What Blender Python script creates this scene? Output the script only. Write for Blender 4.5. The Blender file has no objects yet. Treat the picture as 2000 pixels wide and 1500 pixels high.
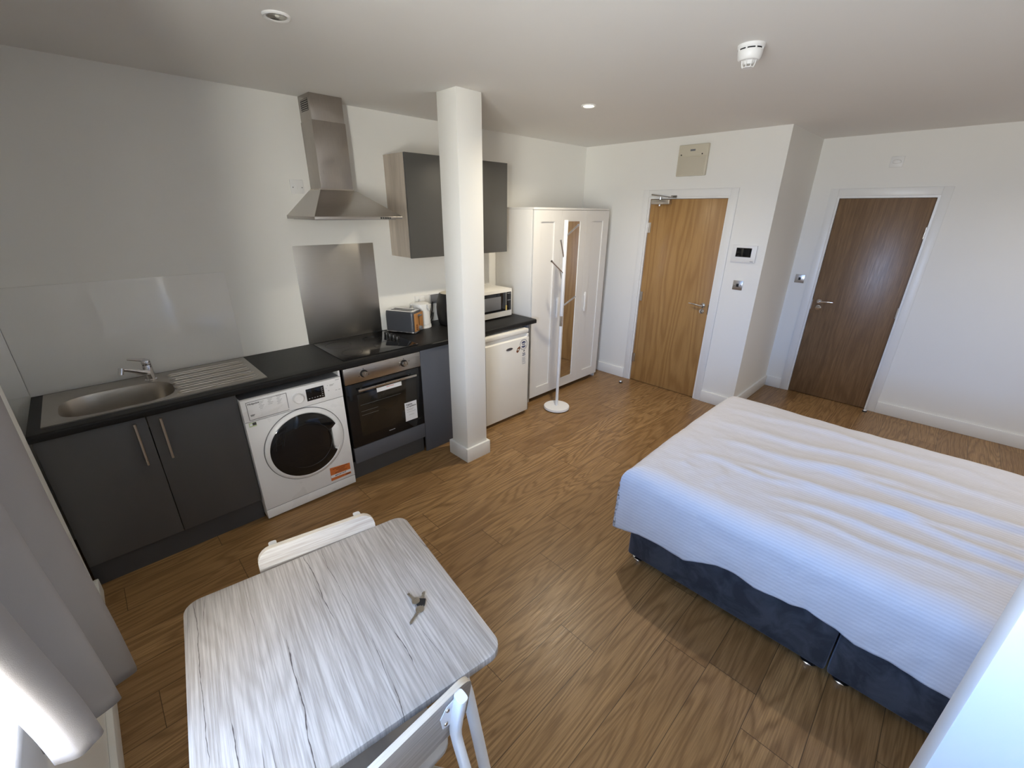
import bpy, bmesh, math, random
from mathutils import Vector, Matrix, noise
from math import sin, cos, pi, radians, sqrt, floor, atan2
random.seed(7)
SC = bpy.context.scene
COL = SC.collection
MW = {}

# ---------------------------------------------------------------- materials
class NT:
    """small helper around a node tree"""
    def __init__(s, m):
        s.t = m.node_tree; s.n = s.t.nodes; s.l = s.t.links
    def new(s, typ, **kw):
        n = s.n.new(typ)
        for k, v in kw.items(): setattr(n, k, v)
        return n
    def put(s, sock, v):
        if isinstance(v, bpy.types.NodeSocket): s.l.new(v, sock)
        elif v is not None:
            if hasattr(sock.default_value, '__len__') and not isinstance(v, (int, float)):
                v = tuple(v)
                if len(v) == 3 and len(sock.default_value) == 4: v = v + (1,)
            sock.default_value = v
    def math(s, op, a, b=None, c=None, clamp=False):
        n = s.new('ShaderNodeMath', operation=op); n.use_clamp = clamp
        s.put(n.inputs[0], a)
        if b is not None: s.put(n.inputs[1], b)
        if c is not None: s.put(n.inputs[2], c)
        return n.outputs[0]
    def mix(s, f, a, b, blend='MIX'):
        n = s.new('ShaderNodeMix', data_type='RGBA', blend_type=blend)
        s.put(n.inputs[0], f); s.put(n.inputs[6], a); s.put(n.inputs[7], b)
        return n.outputs[2]
    def noise(s, vec, scale, detail=2, rough=.5, dist=0):
        n = s.new('ShaderNodeTexNoise')
        s.put(n.inputs['Vector'], vec); s.put(n.inputs['Scale'], scale); s.put(n.inputs['Detail'], detail)
        s.put(n.inputs['Roughness'], rough); s.put(n.inputs['Distortion'], dist)
        return n.outputs[0]
    def comb(s, x, y, z):
        n = s.new('ShaderNodeCombineXYZ')
        for i, v in enumerate((x, y, z)): s.put(n.inputs[i], v)
        return n.outputs[0]
    def obj(s):
        return s.new('ShaderNodeTexCoord').outputs['Object']
    def sep(s, v):
        n = s.new('ShaderNodeSeparateXYZ'); s.l.new(v, n.inputs[0]); return n.outputs
    def ramp(s, f, a, b):
        n = s.new('ShaderNodeMapRange'); n.clamp = True
        s.put(n.inputs[0], f); s.put(n.inputs[1], a); s.put(n.inputs[2], b)
        return n.outputs[0]
    def white(s, v):
        n = s.new('ShaderNodeTexWhiteNoise', noise_dimensions='1D'); s.put(n.inputs['W'], v)
        return n.outputs[0]
    def bump(s, h, strength, dist=.01):
        n = s.new('ShaderNodeBump'); s.put(n.inputs['Height'], h)
        n.inputs['Strength'].default_value = strength; n.inputs['Distance'].default_value = dist
        return n.outputs[0]

def base(name, rough=.5, metal=0, spec=.5):
    m = bpy.data.materials.new(name); m.use_nodes = True
    q = NT(m); p = q.n['Principled BSDF']
    p.inputs['Roughness'].default_value = rough; p.inputs['Metallic'].default_value = metal
    p.inputs['Specular IOR Level'].default_value = spec
    return m, q, p

def plain(name, col, rough=.5, metal=0, spec=.5, var=.03, scale=6, bump=0, bscale=200, coat=0):
    """slightly mottled surface"""
    m, q, p = base(name, rough, metal, spec)
    v = q.obj()
    f = q.noise(v, scale, 3)
    a = tuple(max(0, c*(1-var)) for c in col); b = tuple(min(1, c*(1+var)) for c in col)
    q.put(p.inputs['Base Color'], q.mix(f, a, b))
    q.put(p.inputs['Roughness'], q.math('MULTIPLY_ADD', f, .06, max(0, rough-.03)))
    if bump: q.put(p.inputs['Normal'], q.bump(q.noise(v, bscale, 2), bump, .002))
    if coat: p.inputs['Coat Weight'].default_value = coat; p.inputs['Coat Roughness'].default_value = .05
    return m

def brushed(name, col, rough=.3, axis=0, aniso=.5, amount=.12):
    m, q, p = base(name, rough, 1)
    x, y, z = q.sep(q.obj())
    k = [60, 60, 60]; k[axis] = 1.5
    f = q.noise(q.comb(q.math('MULTIPLY', x, k[0]), q.math('MULTIPLY', y, k[1]), q.math('MULTIPLY', z, k[2])), 8, 3)
    q.put(p.inputs['Base Color'], q.mix(f, tuple(c*(1-amount) for c in col), tuple(min(1, c*(1+amount)) for c in col)))
    q.put(p.inputs['Roughness'], q.math('MULTIPLY_ADD', f, .12, rough-.06))
    p.inputs['Anisotropic'].default_value = aniso
    q.put(p.inputs['Normal'], q.bump(f, .05, .001))
    return m

def wood(name, light, mid, dark, along=0, across=1, freq=40, ring=.5, fibre=.4, stretch=(.7, 5), rough=.4, spec=.5,
         plank=None, y0=0, varied=.25, cracks=False, bump=.15, big=0, joints=(), sharp=1.6):
    m, q, p = base(name, rough, 0, spec)
    c = q.sep(q.obj()); third = 3-along-across
    u, v, w = c[along], c[across], c[third]
    seam = None; rnd = 0.0
    if plank:
        W, L = plank
        row = q.math('FLOOR', q.math('DIVIDE', q.math('SUBTRACT', v, y0), W))
        off = q.math('MULTIPLY', q.white(row), L)
        for n_, x_ in joints:
            eq = q.math('COMPARE', row, n_, .1)
            off = q.math('ADD', q.math('MULTIPLY', off, q.math('SUBTRACT', 1, eq)), q.math('MULTIPLY', eq, (-x_) % L))
        uu = q.math('DIVIDE', q.math('ADD', u, off), L)
        colm = q.math('FLOOR', uu)
        rnd = q.white(q.math('MULTIPLY_ADD', colm, 13.37, row))
        fv = q.math('FRACT', q.math('DIVIDE', q.math('SUBTRACT', v, y0), W))
        fu = q.math('FRACT', uu)
        ev = q.math('MULTIPLY', q.math('MINIMUM', fv, q.math('SUBTRACT', 1, fv)), W)
        eu = q.math('MULTIPLY', q.math('MINIMUM', fu, q.math('SUBTRACT', 1, fu)), L)
        seam = q.math('LESS_THAN', q.math('MINIMUM', ev, eu), .0014)
    pu = q.math('MULTIPLY_ADD', rnd, 31.0, u)
    pv = q.math('MULTIPLY_ADD', rnd, 7.0, v)
    vec = q.comb(q.math('MULTIPLY', pu, stretch[0]), q.math('MULTIPLY', pv, stretch[1]), w)
    n1 = q.noise(vec, 1, 3, .45, .3)
    rings = q.math('MULTIPLY_ADD', q.math('SINE', q.math('MULTIPLY', n1, freq)), .5, .5)
    rings = q.math('POWER', rings, sharp)
    fvec = q.comb(q.math('MULTIPLY', pu, 6), q.math('MULTIPLY', pv, 190), w)
    fib = q.ramp(q.noise(fvec, 1, 4, .6), .36, .66)
    f2 = q.ramp(q.noise(q.comb(q.math('MULTIPLY', pu, 1.3), q.math('MULTIPLY', pv, 14), w), 1, 3), .3, .7)
    col = q.mix(q.math('MULTIPLY', rings, ring), light, mid)
    col = q.mix(q.math('MULTIPLY', fib, fibre), col, dark)
    col = q.mix(q.math('MULTIPLY', f2, .3), col, mid)
    if big: col = q.mix(q.math('MULTIPLY', q.ramp(q.noise(q.comb(q.math('MULTIPLY', u, .5), q.math('MULTIPLY', v, 9), w), 1, 2), .4, .62), big), col, dark)
    if plank:
        col = q.mix(q.math('MULTIPLY', rnd, varied), col, mid)
        col = q.mix(q.math('MULTIPLY', seam, .75), col, tuple(d*.25 for d in dark))
    if cracks:
        cv = q.comb(q.math('MULTIPLY', u, .55), q.math('MULTIPLY_ADD', q.noise(q.comb(q.math('MULTIPLY', u, 9), q.math('MULTIPLY', v, 9), w), 1, 3), .012, v), w)
        n3 = q.noise(q.comb(q.math('MULTIPLY', u, .45), q.math('MULTIPLY', q.sep(cv)[1], 9), 3.7), 1, 1, .3)
        band = q.math('ABSOLUTE', q.math('SUBTRACT', q.math('FRACT', q.math('MULTIPLY', n3, 9)), .5))
        mask = q.ramp(q.noise(q.comb(q.math('MULTIPLY', u, 3.2), q.math('MULTIPLY', v, 7), 9.1), 1, 1), .60, .68)
        ck = q.math('MULTIPLY', q.math('SUBTRACT', 1, q.ramp(band, .0, .02)), mask)
        col = q.mix(q.math('MULTIPLY', ck, .85), col, (.045, .033, .03))
        for k, (s0, t0, s1, t1, wd_) in enumerate(((.027, -.02, .035, .56, .0013), (.343, -.02, .356, .33, .0017), (.396, -.02, .408, .36, .0010), (.425, .44, .416, .60, .0009), (.425, .60, .413, .72, .0016), (.228, .30, .219, .72, .0022), (.080, .46, .09, .62, .0022), (.483, .46, .487, .585, .0019), (.055, .01, .050, .10, .0010), (.55, .50, .56, .62, .0008), (.16, .05, .165, .22, .0006), (.62, .1, .60, .5, .0005))):
            X0, X1_, Y0, Y1_ = s0-.35435, s1-.35435, .3448-t0, .3448-t1
            tt_ = q.ramp(u, Y0, Y1_)
            cx_ = q.math('MULTIPLY_ADD', tt_, X1_-X0, X0)
            wob = q.math('MULTIPLY', q.math('SUBTRACT', q.noise(q.comb(q.math('MULTIPLY', u, 7), k*3.7, 0), 1, 3), .5), .024)
            dist = q.math('ABSOLUTE', q.math('SUBTRACT', q.math('SUBTRACT', v, cx_), wob))
            en = q.math('MULTIPLY', q.ramp(tt_, 0, .12), q.math('SUBTRACT', 1, q.ramp(tt_, .88, 1)))
            wv_ = q.math('MULTIPLY', en, q.math('MULTIPLY_ADD', q.noise(q.comb(q.math('MULTIPLY', u, 40), k*1.9, 3), 1, 2), wd_*1.5, -wd_*.3))
            hit = q.math('SUBTRACT', 1, q.ramp(q.math('SUBTRACT', dist, wv_), -.0003, .0005))
            col = q.mix(q.math('MULTIPLY', hit, .9), col, (.05, .036, .032))
        # small knots
        vo = q.new('ShaderNodeTexVoronoi'); q.put(vo.inputs['Vector'], q.comb(q.math('MULTIPLY', u, 2.4), q.math('MULTIPLY', v, 3.9), w)); vo.inputs['Scale'].default_value = 1.55
        kn = q.math('SUBTRACT', 1, q.ramp(vo.outputs['Distance'], .012, .05))
        col = q.mix(q.math('MULTIPLY', kn, .8), col, (.13, .1, .085))
    q.put(p.inputs['Base Color'], col)
    q.put(p.inputs['Roughness'], q.math('MULTIPLY_ADD', fib, .12, rough-.05))
    if bump: q.put(p.inputs['Normal'], q.bump(q.math('SUBTRACT', 1, fib), bump, .0015))
    return m

def emissive(name, col, strength):
    m, q, p = base(name, .4)
    p.inputs['Base Color'].default_value = (*col, 1)
    f = q.noise(q.obj(), 20, 1)
    q.put(p.inputs['Emission Color'], q.mix(f, tuple(c*.97 for c in col), col))
    p.inputs['Emission Strength'].default_value = strength
    return m

def glass_mat(name, tint=(1, 1, 1), alpha=.12, rough=.02):
    m, q, p = base(name, rough)
    out = q.n['Material Output']; tr = q.new('ShaderNodeBsdfTransparent'); gl = q.new('ShaderNodeBsdfGlossy')
    mx = q.new('ShaderNodeMixShader'); tr.inputs[0].default_value = (*tint, 1)
    f = q.noise(q.obj(), 3, 1); q.put(gl.inputs['Roughness'], q.math('MULTIPLY_ADD', f, .01, rough))
    lw = q.new('ShaderNodeLayerWeight'); lw.inputs[0].default_value = .35
    q.put(mx.inputs[0], q.math('MULTIPLY_ADD', lw.outputs[0], .5, alpha*.3))
    q.l.new(tr.outputs[0], mx.inputs[1]); q.l.new(gl.outputs[0], mx.inputs[2]); q.l.new(mx.outputs[0], out.inputs[0])
    return m

M = {}
M['wall'] = plain('wall_paint', (.84, .835, .80), .75, var=.012, scale=3, bump=.06, bscale=260)
M['ceil'] = plain('ceiling_paint', (.80, .79, .765), .85, var=.01, scale=2)
M['trim'] = plain('trim_gloss_white', (.82, .82, .80), .35, var=.01)
M['floor'] = wood('oak_laminate', (.445, .272, .122), (.175, .092, .034), (.100, .052, .019), 0, 1, freq=135, ring=.66, fibre=.58, sharp=2.0, joints=((-1, 1.87), (-3, 1.595), (0, 2.158), (1, 1.752)),
                  stretch=(.46, 4.3), rough=.33, spec=.36, plank=(.194, 1.30), y0=-2.023, varied=.45, bump=.12)
M['oak'] = wood('oak_veneer', (.47, .275, .10), (.32, .165, .052), (.21, .105, .033), 2, 1, freq=85, ring=.75, fibre=.35, stretch=(.30, 3.2), rough=.36, bump=.05)
M['walnut'] = wood('walnut_veneer', (.27, .165, .085), (.165, .095, .046), (.075, .042, .021), 2, 1, freq=95, ring=.6, fibre=.6, stretch=(.28, 4.2), rough=.33, bump=.05)
M['table'] = wood('whitewashed_oak', (.58, .545, .51), (.36, .32, .285), (.19, .155, .13), 1, 0, freq=110, ring=.38, fibre=.62, stretch=(.6, 6), rough=.42, cracks=True, bump=.08)
M['slat'] = wood('whitewashed_oak_board', (.47, .445, .415), (.33, .295, .26), (.19, .155, .13), 0, 2, freq=70, ring=.5, fibre=.5, stretch=(1, 8), rough=.45, bump=.08)
M['greyoak'] = wood('grey_oak_panel', (.60, .53, .45), (.46, .40, .34), (.32, .27, .22), 2, 1, freq=30, ring=.5, fibre=.4, stretch=(1, 7), rough=.5, bump=.05, big=.45)
M['cab'] = plain('charcoal_matt_door', (.078, .077, .078), .42, var=.04, scale=3)
M['cabwall'] = plain('graphite_matt_door', (.085, .083, .078), .45, var=.03, scale=3)
M['panel'] = plain('blue_grey_panel', (.095, .102, .122), .42, var=.03, scale=3)
M['plinth'] = plain('charcoal_plinth', (.06, .06, .063), .5, var=.04)
M['dark'] = plain('black_void', (.012, .012, .013), .6)
M['worktop'] = plain('black_slate_laminate', (.0105, .0104, .0108), .45, spec=.28, var=.2, scale=60, bump=.08, bscale=300)
M['steel'] = brushed('brushed_steel', (.52, .49, .46), .30, 0)
M['steelz'] = brushed('brushed_steel_upright', (.44, .405, .375), .30, 2)
M['steelplate'] = brushed('worn_brushed_steel_sheet', (.52, .50, .47), .36, 0, .0, .06)
M['sink'] = brushed('sink_steel', (.44, .41, .37), .30, 0, .2, .06)
M['chrome'] = plain('chrome', (.78, .78, .80), .09, 1, var=.01)
M['satin'] = plain('satin_nickel', (.56, .52, .47), .28, 1, var=.03)
M['white'] = plain('white_enamel', (.80, .80, .81), .28, var=.01)
M['whitewarm'] = plain('white_appliance', (.78, .765, .72), .32, var=.012)
M['whitem'] = plain('white_melamine', (.76, .75, .725), .42, var=.01)
M['plastic'] = plain('white_plastic', (.80, .80, .79), .38, var=.01)
M['cream'] = plain('cream_plastic', (.62, .58, .47), .45, var=.02)
M['creamw'] = plain('smoke_tinted_cover', (.57, .53, .43), .3, var=.02)
M['acrylic'] = plain('white_gloss_acrylic', (.86, .855, .83), .03, var=.006, spec=.6)
M['gloss'] = plain('black_gloss_glass', (.008, .008, .009), .06, var=.2)
M['ovenglass'] = plain('smoked_oven_glass', (.018, .015, .011), .08, var=.2)
M['blackp'] = plain('black_plastic', (.012, .012, .013), .35, var=.1)
M['drum'] = plain('dark_drum', (.02, .02, .022), .25, var=.3, scale=30)
M['greyp'] = plain('grey_plastic', (.17, .175, .19), .4, var=.05)
M['ink'] = plain('dark_print', (.06, .06, .07), .6, var=.1)
M['inkl'] = plain('grey_print', (.40, .40, .41), .6, var=.05)
M['seam'] = plain('seam_grey', (.16, .16, .17), .6, var=.05)
M['inkblue'] = plain('navy_print', (.06, .075, .16), .5, var=.1)
M['inkred'] = plain('red_print', (.65, .16, .12), .5, var=.1)
M['orange'] = plain('orange_sticker', (.62, .17, .04), .5, var=.05)
M['brownp'] = plain('brown_print', (.16, .05, .015), .5, var=.1)
M['paper'] = plain('white_paper', (.78, .79, .82), .6, var=.01)
M['green'] = plain('green_sticker', (.52, .60, .36), .5, var=.04)
M['yellow'] = plain('yellow_tag', (.62, .47, .16), .5, var=.05)
M['copper'] = wood('toaster_wood_effect', (.50, .25, .09), (.40, .18, .06), (.28, .12, .035), 2, 1, freq=20, ring=.4, fibre=.4, rough=.35, bump=.02)
M['bluegrey'] = plain('slate_blue_metal', (.085, .09, .105), .38, .3, var=.03)
M['curtain'] = plain('grey_blackout_cloth', (.29, .268, .26), .8, var=.03, scale=8, bump=.25, bscale=900)
M['glass'] = glass_mat('window_glass')
M['upvc'] = plain('white_upvc', (.8, .8, .8), .3, var=.01)
M['mirror'] = plain('mirror', (.86, .87, .86), .015, 1, var=.005)
M['lamp'] = emissive('led_lamp_face', (1, .86, .62), 14)
M['lampoff'] = plain('unlit_lamp', (.72, .72, .66), .15, var=.03)
M['reflector'] = plain('lamp_reflector', (.55, .54, .50), .18, .8, var=.05)
M['mattress'] = plain('mattress_cloth', (.72, .72, .74), .8, var=.02)
M['keymetal'] = plain('nickel_key', (.50, .47, .42), .28, 1, var=.08, scale=60)
M['tube'] = plain('white_powder_coat', (.80, .81, .83), .3, var=.01)
M['edge'] = wood('cream_edge_band', (.74, .68, .58), (.60, .52, .42), (.40, .33, .26), 0, 1, freq=30, ring=.4, fibre=.35, rough=.45, bump=.03)
# velvet
m, q, p = base('charcoal_velvet', .75, 0, .3)
v = q.obj(); a = q.ramp(q.noise(v, 9, 4, .6, .8), .42, .62); b = q.noise(v, 400, 2)
q.put(p.inputs['Base Color'], q.mix(a, (.030, .033, .043), (.062, .067, .083)))
p.inputs['Sheen Weight'].default_value = .5; p.inputs['Sheen Roughness'].default_value = .4
p.inputs['Sheen Tint'].default_value = (.5, .55, .7, 1)
q.put(p.inputs['Normal'], q.bump(b, .3, .002)); M['velvet'] = m
# sateen-stripe bed linen
m, q, p = base('white_sateen_stripe', .55, 0, .35)
x, y, z = q.sep(q.obj())
st = q.math('GREATER_THAN', q.math('FRACT', q.math('MULTIPLY', q.math('ADD', x, z), 52)), .5)
q.put(p.inputs['Base Color'], q.mix(st, (.62, .61, .645), (.67, .66, .695)))
q.put(p.inputs['Roughness'], q.math('MULTIPLY_ADD', st, -.18, .66))
p.inputs['Sheen Weight'].default_value = .15
q.put(p.inputs['Normal'], q.bump(q.math('ADD', q.noise(q.obj(), 16, 4, .55, .4), q.math('MULTIPLY', st, .04)), .22, .02)); M['linen'] = m

# ---------------------------------------------------------------- mesh builder
class B:
    def __init__(s): s.bm = bmesh.new()
    def box(s, x0, x1, y0, y1, z0, z1):
        vs = [s.bm.verts.new((x, y, z)) for x in (x0, x1) for y in (y0, y1) for z in (z0, z1)]
        for f in ((0, 1, 3, 2), (4, 6, 7, 5), (0, 4, 5, 1), (2, 3, 7, 6), (0, 2, 6, 4), (1, 5, 7, 3)):
            s.bm.faces.new([vs[i] for i in f])
        return s
    def prism(s, poly, axis, a, b):
        def P(u, v, w):
            return {'x': (w, u, v), 'y': (u, w, v), 'z': (u, v, w)}[axis]
        A = [s.bm.verts.new(P(u, v, a)) for u, v in poly]; C = [s.bm.verts.new(P(u, v, b)) for u, v in poly]
        n = len(poly)
        s.bm.faces.new(A); s.bm.faces.new(C)
        for i in range(n): s.bm.faces.new((A[i], A[(i+1) % n], C[(i+1) % n], C[i]))
        return s
    def ring(s, pts): return [s.bm.verts.new(p) for p in pts]
    def bridge(s, A, C, closed=True):
        n = len(A)
        for i in range(n if closed else n-1):
            j = (i+1) % n
            try: s.bm.faces.new((A[i], A[j], C[j], C[i]))
            except ValueError: pass
    def cyl(s, p0, p1, r0, r1=None, seg=24, caps=True):
        if r1 is None: r1 = r0
        p0, p1 = Vector(p0), Vector(p1); d = (p1-p0).normalized()
        a = Vector((0, 0, 1)) if abs(d.z) < .9 else Vector((1, 0, 0))
        u = d.cross(a).normalized(); v = d.cross(u)
        A = s.ring([p0+(u*cos(2*pi*i/seg)+v*sin(2*pi*i/seg))*r0 for i in range(seg)])
        C = s.ring([p1+(u*cos(2*pi*i/seg)+v*sin(2*pi*i/seg))*r1 for i in range(seg)])
        s.bridge(A, C)
        if caps: s.bm.faces.new(A); s.bm.faces.new(C)
        return s
    def lathe(s, prof, c=(0, 0, 0), seg=40, axis='z', cap=True):
        rings = []
        for r, h in prof:
            pts = []
            for i in range(seg):
                a = 2*pi*i/seg
                q = {'z': (r*cos(a), r*sin(a), h), 'y': (r*cos(a), h, r*sin(a)), 'x': (h, r*cos(a), r*sin(a))}[axis]
                pts.append((c[0]+q[0], c[1]+q[1], c[2]+q[2]))
            rings.append(s.ring(pts))
        for A, C in zip(rings, rings[1:]): s.bridge(A, C)
        if cap: s.bm.faces.new(rings[0]); s.bm.faces.new(rings[-1])
        bmesh.ops.remove_doubles(s.bm, verts=[v for r in rings for v in r], dist=1e-6)
        return s
    def tube(s, path, r, seg=12, closed=False, rx=None, up=None):
        """sweep a round (or rx by r rounded) section along a path"""
        P = [Vector(p) for p in path]; n = len(P); rings = []
        ref = Vector(up) if up else None
        for i, p in enumerate(P):
            if closed: d = (P[(i+1) % n]-P[i-1]).normalized()
            else: d = (P[min(i+1, n-1)]-P[max(i-1, 0)]).normalized()
            if ref is None: ref = Vector((0, 0, 1)) if abs(d.z) < .9 else Vector((1, 0, 0))
            u = d.cross(ref).normalized(); v = u.cross(d).normalized()
            if not up: ref = v
            rr = r[i] if isinstance(r, (list, tuple)) else r
            kx = rx if rx else rr
            pts = []
            for k in range(seg):
                a = 2*pi*k/seg
                ca, sa = cos(a), sin(a)
                if rx: # superellipse section
                    e = .55; ca = math.copysign(abs(ca)**e, ca); sa = math.copysign(abs(sa)**e, sa)
                pts.append(p+u*ca*kx+v*sa*rr)
            rings.append(s.ring(pts))
        for A, C in zip(rings, rings[1:]): s.bridge(A, C)
        if closed: s.bridge(rings[-1], rings[0])
        else: s.bm.faces.new(rings[0]); s.bm.faces.new(rings[-1])
        return s
    def grid(s, fn, nu, nv):
        V = [[s.bm.verts.new(fn(i/nu, j/nv)) for j in range(nv+1)] for i in range(nu+1)]
        for i in range(nu):
            for j in range(nv): s.bm.faces.new((V[i][j], V[i+1][j], V[i+1][j+1], V[i][j+1]))
        return s
    def build(s, name, mat, parent=None, bevel=0, seg=2, local=False, ang=35, smooth=True, solid=0):
        bm = s.bm
        bmesh.ops.recalc_face_normals(bm, faces=bm.faces)
        if bevel:
            ed = [e for e in bm.edges if len(e.link_faces) == 2 and e.calc_face_angle(0) > radians(30)]
            bmesh.ops.bevel(bm, geom=ed, offset=bevel, segments=seg, profile=.5, affect='EDGES', clamp_overlap=True)
        mw = MW.get(parent.name) if parent else None
        if mw is not None and not local:
            bmesh.ops.transform(bm, matrix=mw.inverted(), verts=bm.verts)
        me = bpy.data.meshes.new(name); bm.to_mesh(me); bm.free()
        if smooth:
            me.polygons.foreach_set('use_smooth', [True]*len(me.polygons)); me.set_sharp_from_angle(angle=radians(ang))
        me.materials.append(M[mat] if isinstance(mat, str) else mat)
        o = bpy.data.objects.new(name, me); COL.objects.link(o)
        if parent: o.parent = parent; MW[o.name] = mw
        else: MW[o.name] = Matrix.Identity(4)
        if solid:
            md = o.modifiers.new('thickness', 'SOLIDIFY'); md.thickness = solid; md.offset = -1
        return o

def thing(name, label, cat, loc=(0, 0, 0), rz=0, group=None):
    o = bpy.data.objects.new(name, None); COL.objects.link(o)
    o.location = loc; o.rotation_euler = (0, 0, rz); o.empty_display_size = .05
    o['label'] = label; o['category'] = cat
    if group: o['group'] = group
    MW[o.name] = Matrix.Translation(loc) @ Matrix.Rotation(rz, 4, 'Z')
    return o
def tag(o, label, cat, group=None):
    o['label'] = label; o['category'] = cat
    if group: o['group'] = group
    return o
def struct(o, label=None):
    o['kind'] = 'structure'
    if label: o['label'] = label
    return o
def bx(name, mat, parent, x0, x1, y0, y1, z0, z1, bevel=0, **k):
    return B().box(x0, x1, y0, y1, z0, z1).build(name, mat, parent, bevel, **k)
def text(name, body, size, o, right, up, mat, parent, depth=.0006, align='CENTER'):
    cu = bpy.data.curves.new(name, 'FONT'); cu.body = body; cu.size = size; cu.extrude = depth/2; cu.offset = size*.022
    cu.align_x = align; cu.align_y = 'CENTER'
    t = bpy.data.objects.new(name, cu); COL.objects.link(t)
    bpy.context.view_layer.update()
    me = bpy.data.meshes.new_from_object(t.evaluated_get(bpy.context.evaluated_depsgraph_get()))
    bpy.data.objects.remove(t); bpy.data.curves.remove(cu)
    r, u = Vector(right).normalized(), Vector(up).normalized(); n = r.cross(u)
    mt = Matrix(((r.x, u.x, n.x, o[0]), (r.y, u.y, n.y, o[1]), (r.z, u.z, n.z, o[2]), (0, 0, 0, 1)))
    mw = MW.get(parent.name)
    me.transform((mw.inverted() if mw is not None else Matrix.Identity(4)) @ mt)
    me.materials.clear(); me.materials.append(M[mat])
    ob = bpy.data.objects.new(name, me); COL.objects.link(ob); ob.parent = parent; MW[ob.name] = mw
    return ob
def ftext(name, body, size, x, y, z, mat, parent, align='CENTER'):     # lettering on a face that looks towards -y
    return text(name, body, size, (x, y, z), (1, 0, 0), (0, 0, 1), mat, parent, align=align)
def rrect(x0, x1, y0, y1, r, n=6):
    out = []
    for cx, cy, a0 in ((x1-r, y1-r, 0), (x0+r, y1-r, pi/2), (x0+r, y0+r, pi), (x1-r, y0+r, 1.5*pi)):
        for k in range(n+1):
            a = a0+pi/2*k/n; out.append((cx+r*cos(a), cy+r*sin(a)))
    return out
def copy_thing(root, loc, rz, label, group=None):
    r = root.copy(); COL.objects.link(r); r.location = loc; r.rotation_euler = (0, 0, rz); r['label'] = label
    if group: r['group'] = group
    for ch in [c for c in SC.objects if c.parent == root]:
        d = ch.copy(); COL.objects.link(d); d.parent = r
        for g in [c for c in SC.objects if c.parent == ch]:
            e = g.copy(); COL.objects.link(e); e.parent = d
    return r

# ---------------------------------------------------------------- dimensions found from the photograph
ZT = .917; H = 2.5396; L1 = 4.7645; L2 = 5.7878; YR = -2.0442; YS = -5.5

# ---------------------------------------------------------------- room shell
struct(bx('floor', 'floor', None, -.5, 6.1, YS-.1, .1, -.1, 0), 'oak effect laminate floor of long planks')
struct(bx('ceiling', 'ceil', None, -.5, 6.1, YS-.1, .1, H, H+.1), 'plain white ceiling')
struct(bx('wall_north', 'wall', None, -.5, 6.1, 0, .12, 0, H), 'white wall behind the kitchen units')
struct(bx('wall_south', 'wall', None, -.5, 6.1, YS-.12, YS, 0, H), 'white wall behind the viewer')
W1 = (-3.52, -1.93, .83, 2.34)
wb = B()
wb.box(-.26, 0, W1[1], -.612, 0, H)
wb.box(-.26, -.14, -.612, 0, 0, H)
wb.box(-.26, 0, YS, W1[0], 0, H)
for w in (W1,):
    wb.box(-.26, 0, w[0], w[1], 0, w[2]); wb.box(-.26, 0, w[0], w[1], w[3], H)
struct(wb.build('wall_west', 'wall', smooth=False), 'white window wall')
D1 = (-.864, -1.6362, 1.9944); D2 = (-2.2991, -2.9949, 2.0091); LI = .022
eb = B()
eb.box(L1, 6.1, D1[0]+LI, 0, 0, H); eb.box(L1, 6.1, YR, D1[1]-LI, 0, H); eb.box(L1, 6.1, D1[1]-LI, D1[0]+LI, D1[2]+LI, H)
eb.box(L1+.09, 6.1, D1[1]-LI, D1[0]+LI, 0, D1[2]+LI)
struct(eb.build('wall_east', 'wall', smooth=False), 'white wall around the oak door')
rb = B()
rb.box(L2, 6.1, D2[0]+LI, YR, 0, H); rb.box(L2, 6.1, YS, D2[1]-LI, 0, H); rb.box(L2, 6.1, D2[1]-LI, D2[0]+LI, D2[2]+LI, H)
rb.box(L2+.09, 6.1, D2[1]-LI, D2[0]+LI, 0, D2[2]+LI)
struct(rb.build('wall_recess', 'wall', smooth=False), 'white wall around the walnut door')
struct(bx('wall_partition', 'wall', None, 1.55, 1.652, YS, -3.575, 0, H, .006), 'white partition wall end close to the viewer')
CX0, CX1, CY0, CY1 = 2.1966, 2.3944, -.9531, -.7573
struct(bx('pillar', 'wall', None, CX0, CX1, CY0, CY1, 0, H, .003), 'square white pillar in front of the worktop')
tb = B()
t_ = .02
for a in ((CX0-t_, CX1+t_, CY0-t_, CY0), (CX0-t_, CX1+t_, CY1, CY1+t_), (CX0-t_, CX0, CY0, CY1), (CX1, CX1+t_, CY0, CY1)):
    tb.box(*a, 0, .1185)
struct(tb.build('trim_1', 'trim', bevel=.002), 'white skirting around the foot of the pillar')

def skirt(name, x0, x1, y0, y1, h=.118, label=None):
    struct(bx(name, 'trim', None, x0, x1, y0, y1, 0, h, .004), label)
F = .0872
skirt('baseboard_west', 0, .022, YS, -.614, .085, 'white skirting under the window')
skirt('baseboard_east', L1-.018, L1, D1[0]+F, -.02, label='white skirting between wardrobe and oak door')
skirt('baseboard_east', L1-.018, L1, YR, D1[1]-F, label='white skirting right of the oak door')
skirt('baseboard_return', L1-.018, L2, YR-.018, YR, label='white skirting on the short return wall')
skirt('baseboard_recess', L2-.018, L2, D2[0]+F, YR-.018, label='white skirting left of the walnut door')
skirt('baseboard_recess', L2-.018, L2, YS, D2[1]-F, label='white skirting right of the walnut door')

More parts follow.
